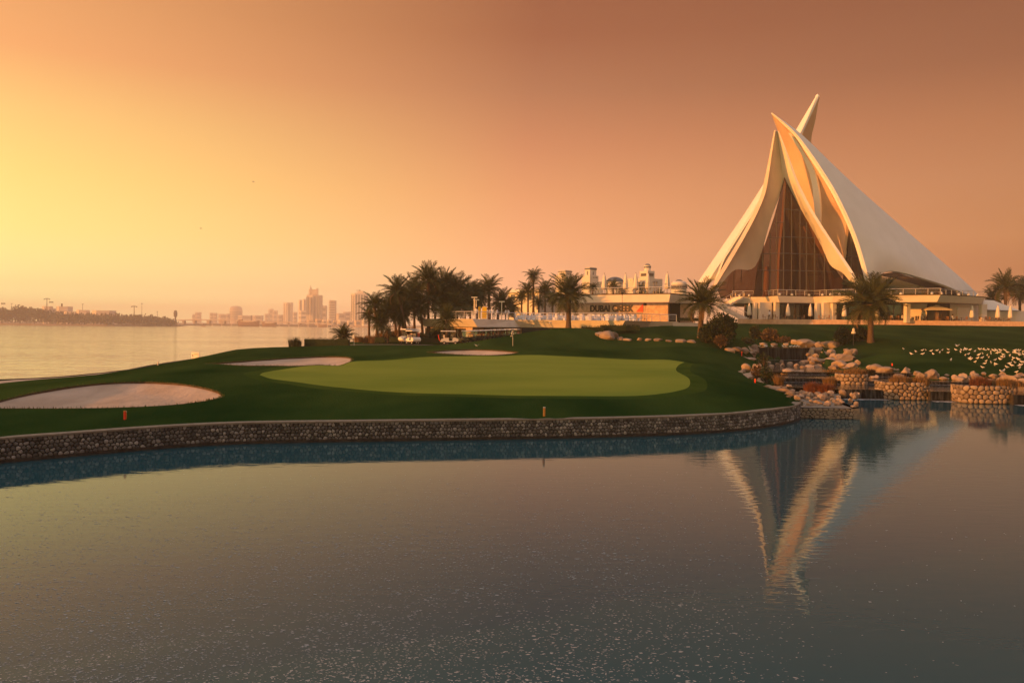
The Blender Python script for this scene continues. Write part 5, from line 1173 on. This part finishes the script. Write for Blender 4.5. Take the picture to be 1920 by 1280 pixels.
for x in range(380, 616, 18): d = 1560 - (x - 362) * .47; p = XD(x, d - 1); MB().box((*p, .6), (2, 2, 4.6)).build('fender_post', M['far_wall'], rt)
def dhow(px0, px1, py_deck, py_water, d, label, mast_py=None, mast_px=None):
    a, b = XD(px0, d), XD(px1, d); L = b[0] - a[0]; c = ((a[0] + b[0]) / 2, a[1]); root = thing('dhow', (c[0], c[1], -1), label, 'boat', 'wooden boats on the creek'); zd = P((px0 + px1) / 2, py_deck, d).z; st = []
    for i in range(9):
        t = i / 8; x = a[0] + L * t; bw = L * .13 * math.sin(math.pi * (.08 + .84 * t)) ** .6; sheer = zd + L * .07 * (abs(t - .45) * 1.8) ** 2.2; st.append([(x, c[1] - bw, sheer), (x, c[1] - bw * .7, (sheer - 1) * .4 - .6), (x, c[1], -1.6), (x, c[1] + bw * .7, (sheer - 1) * .4 - .6), (x, c[1] + bw, sheer)])
    MB().add([p for s in st for p in s], [(5 * i + j, 5 * i + j + 1, 5 * i + j + 6, 5 * i + j + 5) for i in range(8) for j in range(4)] + [(5 * i + 4, 5 * i, 5 * i + 5, 5 * i + 9) for i in range(8)]).build('hull', M['wood'], root)
    MB().prism([(a[0] + L * .12, c[1] - L * .08), (b[0] - L * .08, c[1] - L * .08), (b[0] - L * .08, c[1] + L * .08), (a[0] + L * .12, c[1] + L * .08)], zd - .3, zd + L * .045).build('cabin', M['far_pale'], root); MB().prism([(a[0] + L * .02, c[1] - L * .06), (a[0] + L * .2, c[1] - L * .06), (a[0] + L * .2, c[1] + L * .06), (a[0] + L * .02, c[1] + L * .06)], zd, zd + L * .12).build('wheelhouse', M['wood'], root)
    if mast_py: p = XD(mast_px, d); MB().tube([(p[0], p[1], zd), (p[0], p[1], P(mast_px, mast_py, d).z)], .5, 6).build('mast', M['far_dark'], root)
dhow(447, 486, 603.5, 609, 1400, 'large wooden dhow with cream deckhouse and one mast', 591, 471); dhow(492, 517, 606, 609.5, 1390, 'smaller wooden dhow moored right of the large one'); dhow(378, 386, 611.3, 612.5, 1100, 'tiny dark motor boat out on the creek'); dhow(597, 612, 608.5, 612, 1360, 'orange workboat at the quay below the tall tower')
# unseen belt of trees, added behind the viewer's left shoulder to shade the pond wall
r = random.Random(31); lobes = []; mb = MB()
for i in range(17):
    x, y, h_ = -96 + i * 4.2 + r.uniform(-1, 1), r.uniform(-6, 3), r.uniform(10.5, 13.0); mb.tube([(x, y, .3), (x + r.uniform(-.5, .5), y, h_ * .6)], [.3, .15], 7)
    lobes.append((x, y, h_ * .62, 2.6, 2.6, h_ * .36))
    for _ in range(3): a_ = r.uniform(0, 6.28); lobes.append((x + 1.8 * math.cos(a_), y + 1.8 * math.sin(a_), h_ * r.uniform(.4, .85), 1.7, 1.7, 1.6))
o = leaf_cloud(lobes, 16000, .75, 8).build('unseen_shade_wood', M['bush']); tag(o, 'unseen belt of dark trees added to shade the pond wall', 'trees', kind='stuff'); mb.build('trunks', M['trunk'], o)
# the evening haze between here and the far shore
hz = MB().box((0, 2900, 57.5), (9990, 6090, 121)).build('haze', None); tag(hz, 'warm evening haze', 'haze', kind='stuff'); hz.display_type = 'WIRE'
m = bpy.data.materials.new('haze'); m.use_nodes = True; t = m.node_tree; t.nodes.clear(); o_ = t.nodes.new('ShaderNodeOutputMaterial'); v_ = t.nodes.new('ShaderNodeVolumePrincipled')
v_.inputs['Color'].default_value = (1, .93, .86, 1); v_.inputs['Density'].default_value = 3.2e-4; v_.inputs['Anisotropy'].default_value = 0.0; t.links.new(v_.outputs[0], o_.inputs['Volume']); hz.data.materials.append(m)

# ------------------------------------------------------------------ small things on the course
def stake(px, py0, py1, d, m, label, r_=.05):
    a, b = P(px, py1, d), P(px + .6, py0, d); root = thing('hazard_stake', a, label, 'stake', 'hazard stakes round the pond')
    MB().tube([a - Vector((0, 0, .15)), a.lerp(b, .92), b], [r_, r_, r_ * .7], 8).build('post', M[m], root)
    MB().tube([a.lerp(b, .93), a.lerp(b, 1.02)], r_ * 1.12, 8).build('cap', M['orange' if m == 'red' else 'canvas'], root)
stake(233.5, 770, 791, 34.6, 'red', 'thick red hazard stake above the left pond wall', .05); stake(236, 771, 791, 34.7, 'orange', 'orange stake leaning against the thick red one', .028)
stake(1020, 763, 781, 38.2, 'orange', 'lone orange hazard stake above the middle of the pond wall', .055)
stake(1415.5, 710, 724, 60, 'red', 'red stake before the flowering shrub', .06); stake(1368.5, 699, 707, 68, 'red', 'dark red stake at the left stream bank edge', .05); stake(1390.5, 659, 665, 92, 'red', 'red stake among the boulders left of the waterfall', .05); stake(1672.5, 681, 690, 80, 'red', 'red stake on the right lawn edge', .06); stake(1479, 742, 752, 51, 'orange', 'orange forked stake at the end of the pond wall', .05); stake(296, 677, 682, 88, 'canvas', 'tiny pale stake beside the creek path', .07)
def flag(px, py0, py1, d, label, chequer=True):
    a, b = P(px, py1, d), P(px, py0, d); root = thing('flagstick', a, label, 'flag'); MB().tube([a - Vector((0, 0, .2)), b], .022, 6).build('pole', M['white'], root)
    h = (b.z - a.z) * .34; w = h * .9; n = 4 if chequer else 1
    for i in range(n):
        for j in range(n):
            f = lambda u, v: (b.x - u * w * .55 + .25 * w * math.sin(v * 3), b.y + .08 * math.sin(u * 6), b.z - .03 - v * h - u * h * .25); q = [f(i / n, j / n), f((i + 1) / n, j / n), f((i + 1) / n, (j + 1) / n), f(i / n, (j + 1) / n)]
            MB().add(q, [(0, 1, 2, 3)]).build('flag_square', M['white' if (i + j) % 2 == 0 or not chequer else 'black'], root)
flag(961.5, 619, 647, 93, 'flagstick with a chequered flag on the mound behind the bunker'); flag(664, 626, 646, 101, 'thin white flagstick right of the clipped hedge', False)
# white board by the creek
a = P(366, 674, 84); root = thing('sign_board', a, 'small white notice board on the grass beside the creek', 'sign'); k = 87 / F
MB().box((a.x, a.y, a.z + 7.5 * k), (15.4 * k, .06, 11.5 * k), -.25).build('board', M['white'], root)
for s in (-1, 1): MB().tube([(a.x + s * 5.5 * k, a.y + .06, a.z - .3), (a.x + s * 5.5 * k, a.y + .06, a.z + 10 * k)], .03, 6).build('leg', M['white'], root)
MB().box((a.x + 2 * k, a.y - .09, a.z + 9.8 * k), (7 * k, .01, .7 * k), -.25).build('printed_line', M['sign_ink'], root); MB().box((a.x - 4.6 * k, a.y + .02, a.z + 7.6 * k), (1.4 * k, .01, 2.2 * k), -.25).build('printed_mark', M['sign_ink'], root)

# ------------------------------------------------------------------ golf carts
M['bush_body'] = mat('dark_green_paint', (.02, .03, .025), rough=.4)
def make_cart(label, roof='white', bags=True, body='white'):
    root = thing('golf_cart', (0, 0, 0), label, 'golf cart', 'golf carts'); bl = lambda mb, n, m, s=False, par=None: mb.build(n, M[m], par or root, s, world_coords=False)
    mb = MB(); prof = [(-1.15, .38), (1.0, .38), (1.2, .55), (1.18, .8), (.75, .98), (.5, .92), (.42, .5), (-.1, .5), (-.12, .78), (-.75, .8), (-1.18, .72)]
    for y in (-.58, .58): pass
    n = len(prof); mb.add([(x, -.58, z) for x, z in prof] + [(x, .58, z) for x, z in prof], [tuple(range(n)), tuple(range(2 * n - 1, n - 1, -1))] + [(i, (i + 1) % n, n + (i + 1) % n, n + i) for i in range(n)]); bl(mb, 'body', body)
    bl(MB().box((-.4, 0, .86), (.62, 1.05, .14)), 'seat', 'canvas'); bl(MB().box((-.72, 0, 1.12), (.12, 1.05, .4)), 'backrest', 'canvas')
    bl(MB().box((-.12, 0, 1.86), (1.95, 1.2, .07), 0, .94).box((-.12, 0, 1.81), (2.0, 1.26, .05)), 'roof', roof)
    for x0, x1 in ((.72, .62), (-.95, -.95)):
        for y in (-.52, .52): bl(MB().tube([(x0, y, .85), (x1, y, 1.8)], .022, 5), 'roof_post', 'frame')
    bl(MB().box((.67, 0, 1.35), (.02, 1.0, .8)), 'windscreen', 'glass_clear'); bl(MB().tube([(.5, .25, .9), (.2, .25, 1.12)], .02, 5).lathe([(.17, 0), (.19, .015), (.17, .03)], (.2, .25, 1.1), 12), 'steering_wheel', 'black')
    for x in (.78, -.75):
        for y in (-.5, .5):
            w = bl(MB().tube([(x, y - .1, .24), (x, y + .1, .24)], .24, 14), 'wheel', 'black', True); bl(MB().tube([(x, y - .11, .24), (x, y + .11, .24)], .11, 10), 'hub', 'rail', False, w)
    if bags:
        for y, m in ((-.25, 'black_cloth'), (.25, 'red')): bl(MB().tube([(-1.2, y, .55), (-1.38, y, 1.35)], [.13, .15], 8), 'golf_bag', m); 
        bl(MB().box((-1.1, 0, .6), (.3, 1.0, .1)), 'bag_rack', 'black')
    return root
cart = make_cart('golf cart with white body turned towards us on the road')
def place(o, px, d, rz, label=None, z=None, sc_=1.0):
    x, y = XD(px, d); o.location = (x, y, ground(x, y) + .03 if z is None else z); o.rotation_euler.z = rz; o.scale = (sc_,) * 3
    if label: o['label'] = label
    return o
place(cart, 775, 108.5, -1.0, z=2.6)
place(copy_tree(cart), 766.5, 112, -2.4, 'white utility cart with tall frame behind the front cart', 2.55, 1.12)
place(copy_tree(cart), 842.5, 109, .2, 'golf cart half hidden by the young palm', 2.6)
dark_cart = make_cart('parked golf cart with dark body', body='bush_body')
for i, px in enumerate((877, 892, 900, 909, 918, 927, 936, 946, 955, 965)): place(dark_cart if i == 0 else copy_tree(dark_cart), px, 114.5 + i * .55, -1.9 + rng.uniform(-.15, .15), f'parked golf cart with white roof, {ORD[i]} from the left in the row', 2.62 + i * .03)

# ------------------------------------------------------------------ terrace furniture
def make_umbrella():
    root = thing('closed_umbrella', (0, 0, 0), 'closed cream umbrella', 'umbrella', 'closed umbrellas on the terrace'); b = lambda mb, n, m, s=False: mb.build(n, M[m], root, s, world_coords=False)
    b(MB().tube([(0, 0, 0), (0, 0, 2.75)], .035, 8), 'pole', 'wood'); b(MB().lathe([(.32, .0), (.34, .06), (.1, .1)], n=12), 'base', 'concrete')
    b(MB().lathe([(.20, .62), (.34, .72), (.33, 1.05), (.27, 1.6), (.22, 2.05), (.13, 2.45), (.05, 2.72)], n=24, wave=.14, k=8), 'canopy', 'canvas', True); b(MB().lathe([(.235, 1.55), (.25, 1.6), (.235, 1.66)], n=16), 'strap', 'canvas'); b(MB().lathe([(.03, 2.7), (.06, 2.76), (.02, 2.86)], n=8), 'finial', 'wood')
    return root
um = make_umbrella(); TZ = 6.92
for i, (px, d, lab) in enumerate(((1404.5, 149.4, 'before the staircase'), (1477, 150.5, 'between the first two pillars'), (1519, 150, 'left of the open doorway'), (1582.5, 149, 'left of the tall lawn palm'), (1645, 148.5, 'right behind the tall lawn palm trunk'), (1698.5, 148, 'left of the open umbrella'), (1822, 148, 'before the white service door'), (1870.5, 148, 'left of the last two at the right edge'), (1894, 148, 'rightmost on the terrace'))):
    o = um if i == 0 else copy_tree(um); place(o, px, d, i * .4, 'closed cream umbrella ' + lab, TZ, 1.12)
for i, px in enumerate((1132, 1172, 1191, 1214, 1250)): o = copy_tree(um); place(o, px, 140.5 - i * 1.1, i, f'tall closed umbrella on the upper deck, {ORD[i]} from the left', 10.96, 1.3); o['group'] = 'closed umbrellas on the upper deck'
root = thing('open_umbrella', (*XD(1755, 148), TZ), 'open square cream umbrella on the right terrace', 'umbrella'); x, y = XD(1755, 148)
MB().tube([(x, y, TZ), (x, y, TZ + 3.0)], .05, 8).build('pole', M['wood'], root); cnp = MB(); hw = 2.25
ring = [(x + hw * sx, y + hw * sy, TZ + 2.15) for sx, sy in ((-1, -.6), (1, -.6), (1, .6), (-1, .6))]; lip = [(p[0], p[1], p[2] - .16) for p in ring]
cnp.add(ring + lip + [(x, y, TZ + 3.0)], [(0, 1, 8), (1, 2, 8), (2, 3, 8), (3, 0, 8), (0, 4, 5, 1), (1, 5, 6, 2), (2, 6, 7, 3), (3, 7, 4, 0)]); cnp.build('canopy', M['canvas'], root)
for p in ring: MB().tube([(x, y, TZ + 2.92), (p[0], p[1], p[2] + .01)], .02, 5).build('rib', M['wood'], root)
def make_chair():
    root = thing('covered_chair', (0, 0, 0), 'chair under a white cloth cover at the banquet tables of the lower deck', 'chair', 'white covered chairs on the lower deck')
    MB().box((0, 0, .24), (.44, .46, .48), 0, .94).build('seat_cover', M['cloth'], root, world_coords=False); MB().box((-.2, 0, .74), (.09, .44, .54), 0, .9).build('back_cover', M['cloth'], root, world_coords=False); MB().box((-.25, 0, .5), (.03, .3, .1)).build('bow', M['cloth'], root, world_coords=False)
    return root
ch = make_chair(); first = True
tb = thing('banquet_table', (0, 0, 0), 'round table', 'table', 'round banquet tables on the lower deck'); MB().lathe([(.78, .02), (.76, .4), (.8, .72), (.79, .75), (.1, .76)], n=22, wave=.03, k=11).build('tablecloth', M['cloth'], tb, True, world_coords=False); MB().lathe([(.07, .76), (.1, .85), (.05, .95), (.12, 1.05)], n=8).build('vase', M['white'], tb, world_coords=False)
for i, px in enumerate((978, 996, 1014, 1034, 1052, 1086, 1104, 1124, 1144, 1164, 1184)):
    d = float(np.interp(px, (965, 1130, 1172, 1200), (131, 126, 125, 128))) + (i % 2) * 2.4; t_ = tb if i == 0 else copy_tree(tb); place(t_, px, d, 0, f'round table under white cloth, {ORD[i]} from the left on the lower deck', 6.21)
    for k in range(5):
        a = k * 1.257 + i; o = ch if first else copy_tree(ch); first = False; x, y = XD(px, d); o.location = (x + math.cos(a) * 1.15, y + math.sin(a) * 1.15, 6.21); o.rotation_euler.z = a + math.pi; o['label'] = f'white covered chair at the {ORD[i]} round table from the left'
def make_lounge():
    root = thing('terrace_chair', (0, 0, 0), 'chair', 'chair', 'wicker chairs on the terrace'); b = lambda mb, n, m: mb.build(n, M[m], root, world_coords=False)
    b(MB().box((0, 0, .42), (.5, .5, .08)), 'seat', 'wood'); b(MB().box((-.24, 0, .68), (.05, .48, .5)), 'backrest', 'wood')
    for x in (-.2, .2):
        for y in (-.2, .2): b(MB().tube([(x, y, 0), (x, y, .4)], .025, 5), 'leg', 'wood')
    return root
lc = make_lounge(); tt = thing('terrace_table', (0, 0, 0), 'table', 'table', 'small tables on the terrace'); MB().lathe([(.4, .7), (.42, .72), (.4, .74)], n=14).build('top', M['wood'], tt, world_coords=False); MB().tube([(0, 0, 0), (0, 0, .7)], .04, 6).build('leg', M['frame'], tt, world_coords=False); MB().lathe([(.25, 0), (.2, .04)], n=10).build('foot', M['frame'], tt, world_coords=False)
LX = (1660, 1675, 1690, 1712, 1727, 1742, 1768, 1784, 1803, 1846, 1858, 1882, 1440, 1463, 1498, 1545, 1606); LS = sorted(LX)
for i, px in enumerate(LX):
    d = 148.6 + (i % 3) * .9; t_ = tt if i == 0 else copy_tree(tt); place(t_, px, d, 0, f'small round wooden terrace table, {ORD[LS.index(px)]} from the left along the wall', TZ)
    for s in (-1, 1): o = lc if (i == 0 and s < 0) else copy_tree(lc); x, y = XD(px, d); o.location = (x + s * .75, y + .1 * s, TZ); o.rotation_euler.z = 0 if s < 0 else math.pi; o['label'] = f'{"left" if s < 0 else "right"} wooden chair at the {ORD[LS.index(px)]} terrace table from the left'
def lamp_post(px, d, z, h, label, heads=1):
    x, y = XD(px, d); root = thing('lamp_post', (x, y, z), label, 'lamp post', 'lamp posts on the decks'); MB().tube([(x, y, z), (x, y, z + h)], .07, 8).build('pole', M['rail'], root); MB().box((x, y, z + h), (.9, .5, .16)).build('lamp_head', M['rail'], root)
lamp_post(889, 121.5, 6.2, 3.3, 'tall lamp post at the deck corner, left of the yellow boards'); lamp_post(892.5, 124, 6.2, 3.0, 'second lamp post just behind the deck corner post'); lamp_post(940.5, 128.5, 6.2, 2.9, 'lamp post above the guests on the lower deck')
for px, d, h, lab in ((1080, 125.5, 3.0, 'black loudspeaker stand left of the lettering'), (1166, 122, 4.2, 'thin black pole under the second word of the lettering'), (1209, 124, 2.7, 'black loudspeaker stand right of the red mark')):
    x, y = XD(px, d); root = thing('speaker_stand', (x, y, 6.2), lab, 'stand', 'black stands on the lower deck'); MB().tube([(x, y, 6.2), (x, y, 6.2 + h - .3)], .03, 6).build('pole', M['black'], root); MB().box((x, y, 6.2 + h - .1), (.42 if h < 4 else .12, .35 if h < 4 else .1, .4)).build('box', M['black'], root)
    for k in range(3): MB().tube([(x, y, 6.7), (x + .4 * math.cos(k * 2.1), y + .4 * math.sin(k * 2.1), 6.22)], .018, 5).build('leg', M['black'], root)
for px, d, w, rz, lab in ((899.3, 120.8, .45, .9, 'narrow yellow board turned sideways on the deck'), (908, 121.6, .72, .1, 'wide bright yellow board on the deck')):
    x, y = XD(px, d); root = thing('yellow_board', (x, y, 6.2), lab, 'sign', 'yellow boards on the deck'); MB().box((x, y, 7.2), (w, .08, 1.75), rz, .96).build('panel', M['yellow'], root); MB().box((x, y, 6.26), (w * .8, .4, .08), rz).build('foot', M['rail'], root)
for i, (px, d) in enumerate(((1138, 139.6), (1163, 138.4), (1197, 136.8), (1206, 136.2), (1225, 135.2), (1230, 135))):
    x, y = XD(px, d); root = thing('patio_heater', (x, y, 10.95), f'patio heater on the upper deck, {ORD[i]} from the left', 'heater', 'patio heaters on the upper deck'); MB().lathe([(.16, 0), (.16, .4), (.04, .45), (.035, 1.6), (.09, 1.65), (.09, 1.85)], (x, y, 10.95), 10).build('body', M['frame'], root); MB().lathe([(.32, 1.85), (.3, 1.9), (.05, 2.0)], (x, y, 10.95), 12).build('hood', M['frame'], root)

# ------------------------------------------------------------------ people on the decks
def person_mesh(seated=False):
    m = bpy.data.meshes.new('person'); 
    if not seated: J = [(0, 0, .95), (0, 0, 1.2), (0, 0, 1.42), (0, 0, 1.52), (0, .02, 1.66), (.19, 0, 1.4), (.24, .03, 1.12), (.22, .12, .88), (-.19, 0, 1.4), (-.24, .03, 1.12), (-.2, .14, .9), (.1, 0, .9), (.11, .02, .5), (.11, -.02, .06), (.11, .14, .03), (-.1, 0, .9), (-.12, .03, .5), (-.12, 0, .06), (-.12, .15, .03)]
    else: J = [(0, 0, .5), (0, .02, .75), (0, .04, .97), (0, .05, 1.07), (0, .08, 1.2), (.19, .04, .95), (.24, .1, .7), (.16, .3, .62), (-.19, .04, .95), (-.24, .1, .7), (-.14, .3, .64), (.1, .04, .5), (.12, .42, .5), (.12, .42, .06), (.12, .56, .03), (-.1, .04, .5), (-.12, .42, .5), (-.12, .44, .06), (-.12, .58, .03)]
    E = [(0, 1), (1, 2), (2, 3), (3, 4), (2, 5), (5, 6), (6, 7), (2, 8), (8, 9), (9, 10), (0, 11), (11, 12), (12, 13), (13, 14), (0, 15), (15, 16), (16, 17), (17, 18)]
    rad = [.15, .14, .15, .06, .11, .065, .05, .04, .065, .05, .04, .095, .07, .045, .04, .095, .07, .045, .04]
    m.from_pydata(J, E, []); o = bpy.data.objects.new('tmp', m); C.objects.link(o); s = o.modifiers.new('s', 'SKIN'); u = o.modifiers.new('u', 'SUBSURF'); u.levels = 1
    for i, v in enumerate(m.skin_vertices[0].data): v.radius = (rad[i], rad[i] * .8); v.use_root = i == 0
    dg = bpy.context.evaluated_depsgraph_get(); me = bpy.data.meshes.new_from_object(o.evaluated_get(dg)); bpy.data.objects.remove(o); me.materials.clear()
    me.materials.append(M['skin']); me.materials.append(M['black_cloth']); me.materials.append(M['cloth']); hz_ = J[3][2]; hip = J[0][2]
    for p in me.polygons: c = p.center; p.material_index = 0 if (c.z > hz_ + .02 or (abs(c.x) > .17 and c.z < (hip + .05) and c.z > hip - .15 and not seated)) else (2 if c.z > hip else 1); p.use_smooth = True
    return me
PM, PS = person_mesh(), person_mesh(True)
hair = MB().lathe([(.02, .13), (.10, .10), (.125, .02), (.12, -.06), (.09, -.1)], n=10)
def person(px, d, z, rz, label, seated=False):
    me = (PS if seated else PM); o = link('person', me); x, y = XD(px, d); o.location = (x, y, z); o.rotation_euler.z = rz; tag(o, label, 'person', 'people on the terraces')
    hm = hair.build('hair', M['black_cloth'], None, True); hm.parent = o; hm.location = (0, -.02 if not seated else .06, (1.69 if not seated else 1.23)); return o
for i, px in enumerate((893.5, 913, 919, 924, 932, 948, 953)): person(px, 121 + (px - 886) * .11 + .8 * (i % 2), 6.21, rng.uniform(0, 6), f'guest in a pale top standing on the lower deck, {ORD[i]} from the left')
for i, px in enumerate((1658, 1673, 1692, 1729, 1786)): person(px - .6, 149.2 + (i % 2) * .5, TZ - .02, rng.uniform(-1, 1) + math.pi, f'person seated at the terrace tables, {ORD[i]} from the left', True)
person(1442.5, 151.5, TZ, .3, 'person in dark trousers walking before the lit pillar')

# ------------------------------------------------------------------ gulls
def gull_mesh(flying=False):
    mb = MB(); mb.tube([(-.24, 0, .17), (-.16, 0, .18), (-.05, 0, .19), (.06, 0, .21), (.14, 0, .26), (.17, 0, .30)], [.012, .05, .085, .085, .055, .045], 8); mb.lathe([(.01, -.05), (.045, -.03), (.052, 0), (.04, .035), (.01, .05)], (.185, 0, .32), 8); mb.tube([(.22, 0, .315), (.28, 0, .305)], [.014, .004], 5); mb.add([(-.2, -.03, .175), (-.2, .03, .175), (-.36, .035, .16), (-.36, -.035, .16)], [(0, 1, 2, 3)])
    if flying:
        for s in (-1, 1): mb.add([(.08, s * .07, .22), (-.08, s * .07, .22), (-.06, s * .34, .38), (.07, s * .34, .39), (-.16, s * .62, .30)], [(0, 1, 2, 3), (3, 2, 4)])
    else:
        for s in (-1, 1): mb.tube([(0, s * .035, .13), (.01, s * .035, 0)], .009, 4); mb.add([(.08, s * .075, .22), (-.1, s * .088, .2), (-.34, s * .03, .17), (-.1, s * .085, .13)], [(0, 1, 2, 3)])
    m = mesh_of('gull', mb.v, mb.f, True); m.materials.append(M['gull']); return m
GM, GF = gull_mesh(), gull_mesh(True); gr_ = random.Random(21)
def gull(p, label, group, fly=False, s=1.25):
    o = link('gull', GF if fly else GM); o.location = p; o.rotation_euler.z = gr_.uniform(0, 6.28); o.scale = (s,) * 3; return tag(o, label, 'gull', group)
spots = [(1694, 656), (1708.5, 666), (1717, 661), (1729.5, 659), (1730, 666), (1736, 658), (1746, 660), (1749.5, 666), (1757, 659), (1762, 663), (1767, 658), (1778, 657), (1778, 663), (1783, 677), (1792, 658), (1801, 662), (1807, 658), (1810, 668), (1816, 666), (1820, 676), (1836, 667), (1842, 691), (1849, 679), (1851, 668), (1854, 672), (1866, 677), (1867, 685), (1875, 676), (1877, 699), (1882, 698), (1888, 691), (1893, 684), (1898, 677), (1903, 682), (1906, 700), (1909, 676), (1911, 688), (1912, 692)]
while len(spots) < 100:
    px = 1800 + 122 * gr_.random() ** .7; t = gr_.random(); spots.append((px, 655.5 + (px - 1800) * .03 + (t ** 2.6) * 30))
for px, py in spots:
    lo, hi = 60.0, 140.0                                  # walk out along the sight line until it meets the lawn
    for _ in range(18):
        md = (lo + hi) / 2; p = P(px, py, md)
        if p.z > ground(p.x, p.y): lo = md
        else: hi = md
    p = P(px, py, hi); p.z = ground(p.x, p.y) + .01; gull(p, 'white gull standing among the flock on the right lawn', 'gulls on the lawn', s=gr_.uniform(.7, .92))
for i, px in enumerate((1425, 1435, 1438, 1449, 1469, 1474, 1483, 1489, 1494, 1498, 1512)): gull(Vector((*XD(px, 105.2), 2.75)), f'gull on the rim of the dark waterfall, {ORD[i]} from the left', 'gulls on the waterfall rim', s=1.0)
for px, py, d, lab in ((1523, 609, 125, 'gull flying low before the terrace left of the lawn palm'), (1606, 605, 120, 'gull flying low beside the tall lawn palm'), (1032, 608, 112, 'gull gliding before the lower deck'), (1795, 651, 95, 'gull landing above the lawn flock'), (475, 343, 160, 'single gull high in the middle left sky'), (376, 430, 170, 'single gull in the left sky above the skyline'), (956, 646, 95, 'gull beside the chequered flag') if False else (894, 651, 92, 'gull on the grass behind the shallow bunker')): gull(P(px, py, d), lab, 'flying gulls', True, .9)
a = P(1600.5, 621, 108); root = thing('garden_lantern', (a.x, a.y, a.z - 3.2), 'pale garden lantern standing in the dark shrub pair', 'lantern'); MB().tube([(a.x, a.y, a.z - 1.9), (a.x, a.y, a.z - .25)], .05, 6).build('pole', M['frame'], root); MB().lathe([(.28, -.3), (.3, -.1), (.16, .05), (.2, .2), (.14, .36), (.03, .45)], a, 12).build('lamp_head', M['cream'], root)
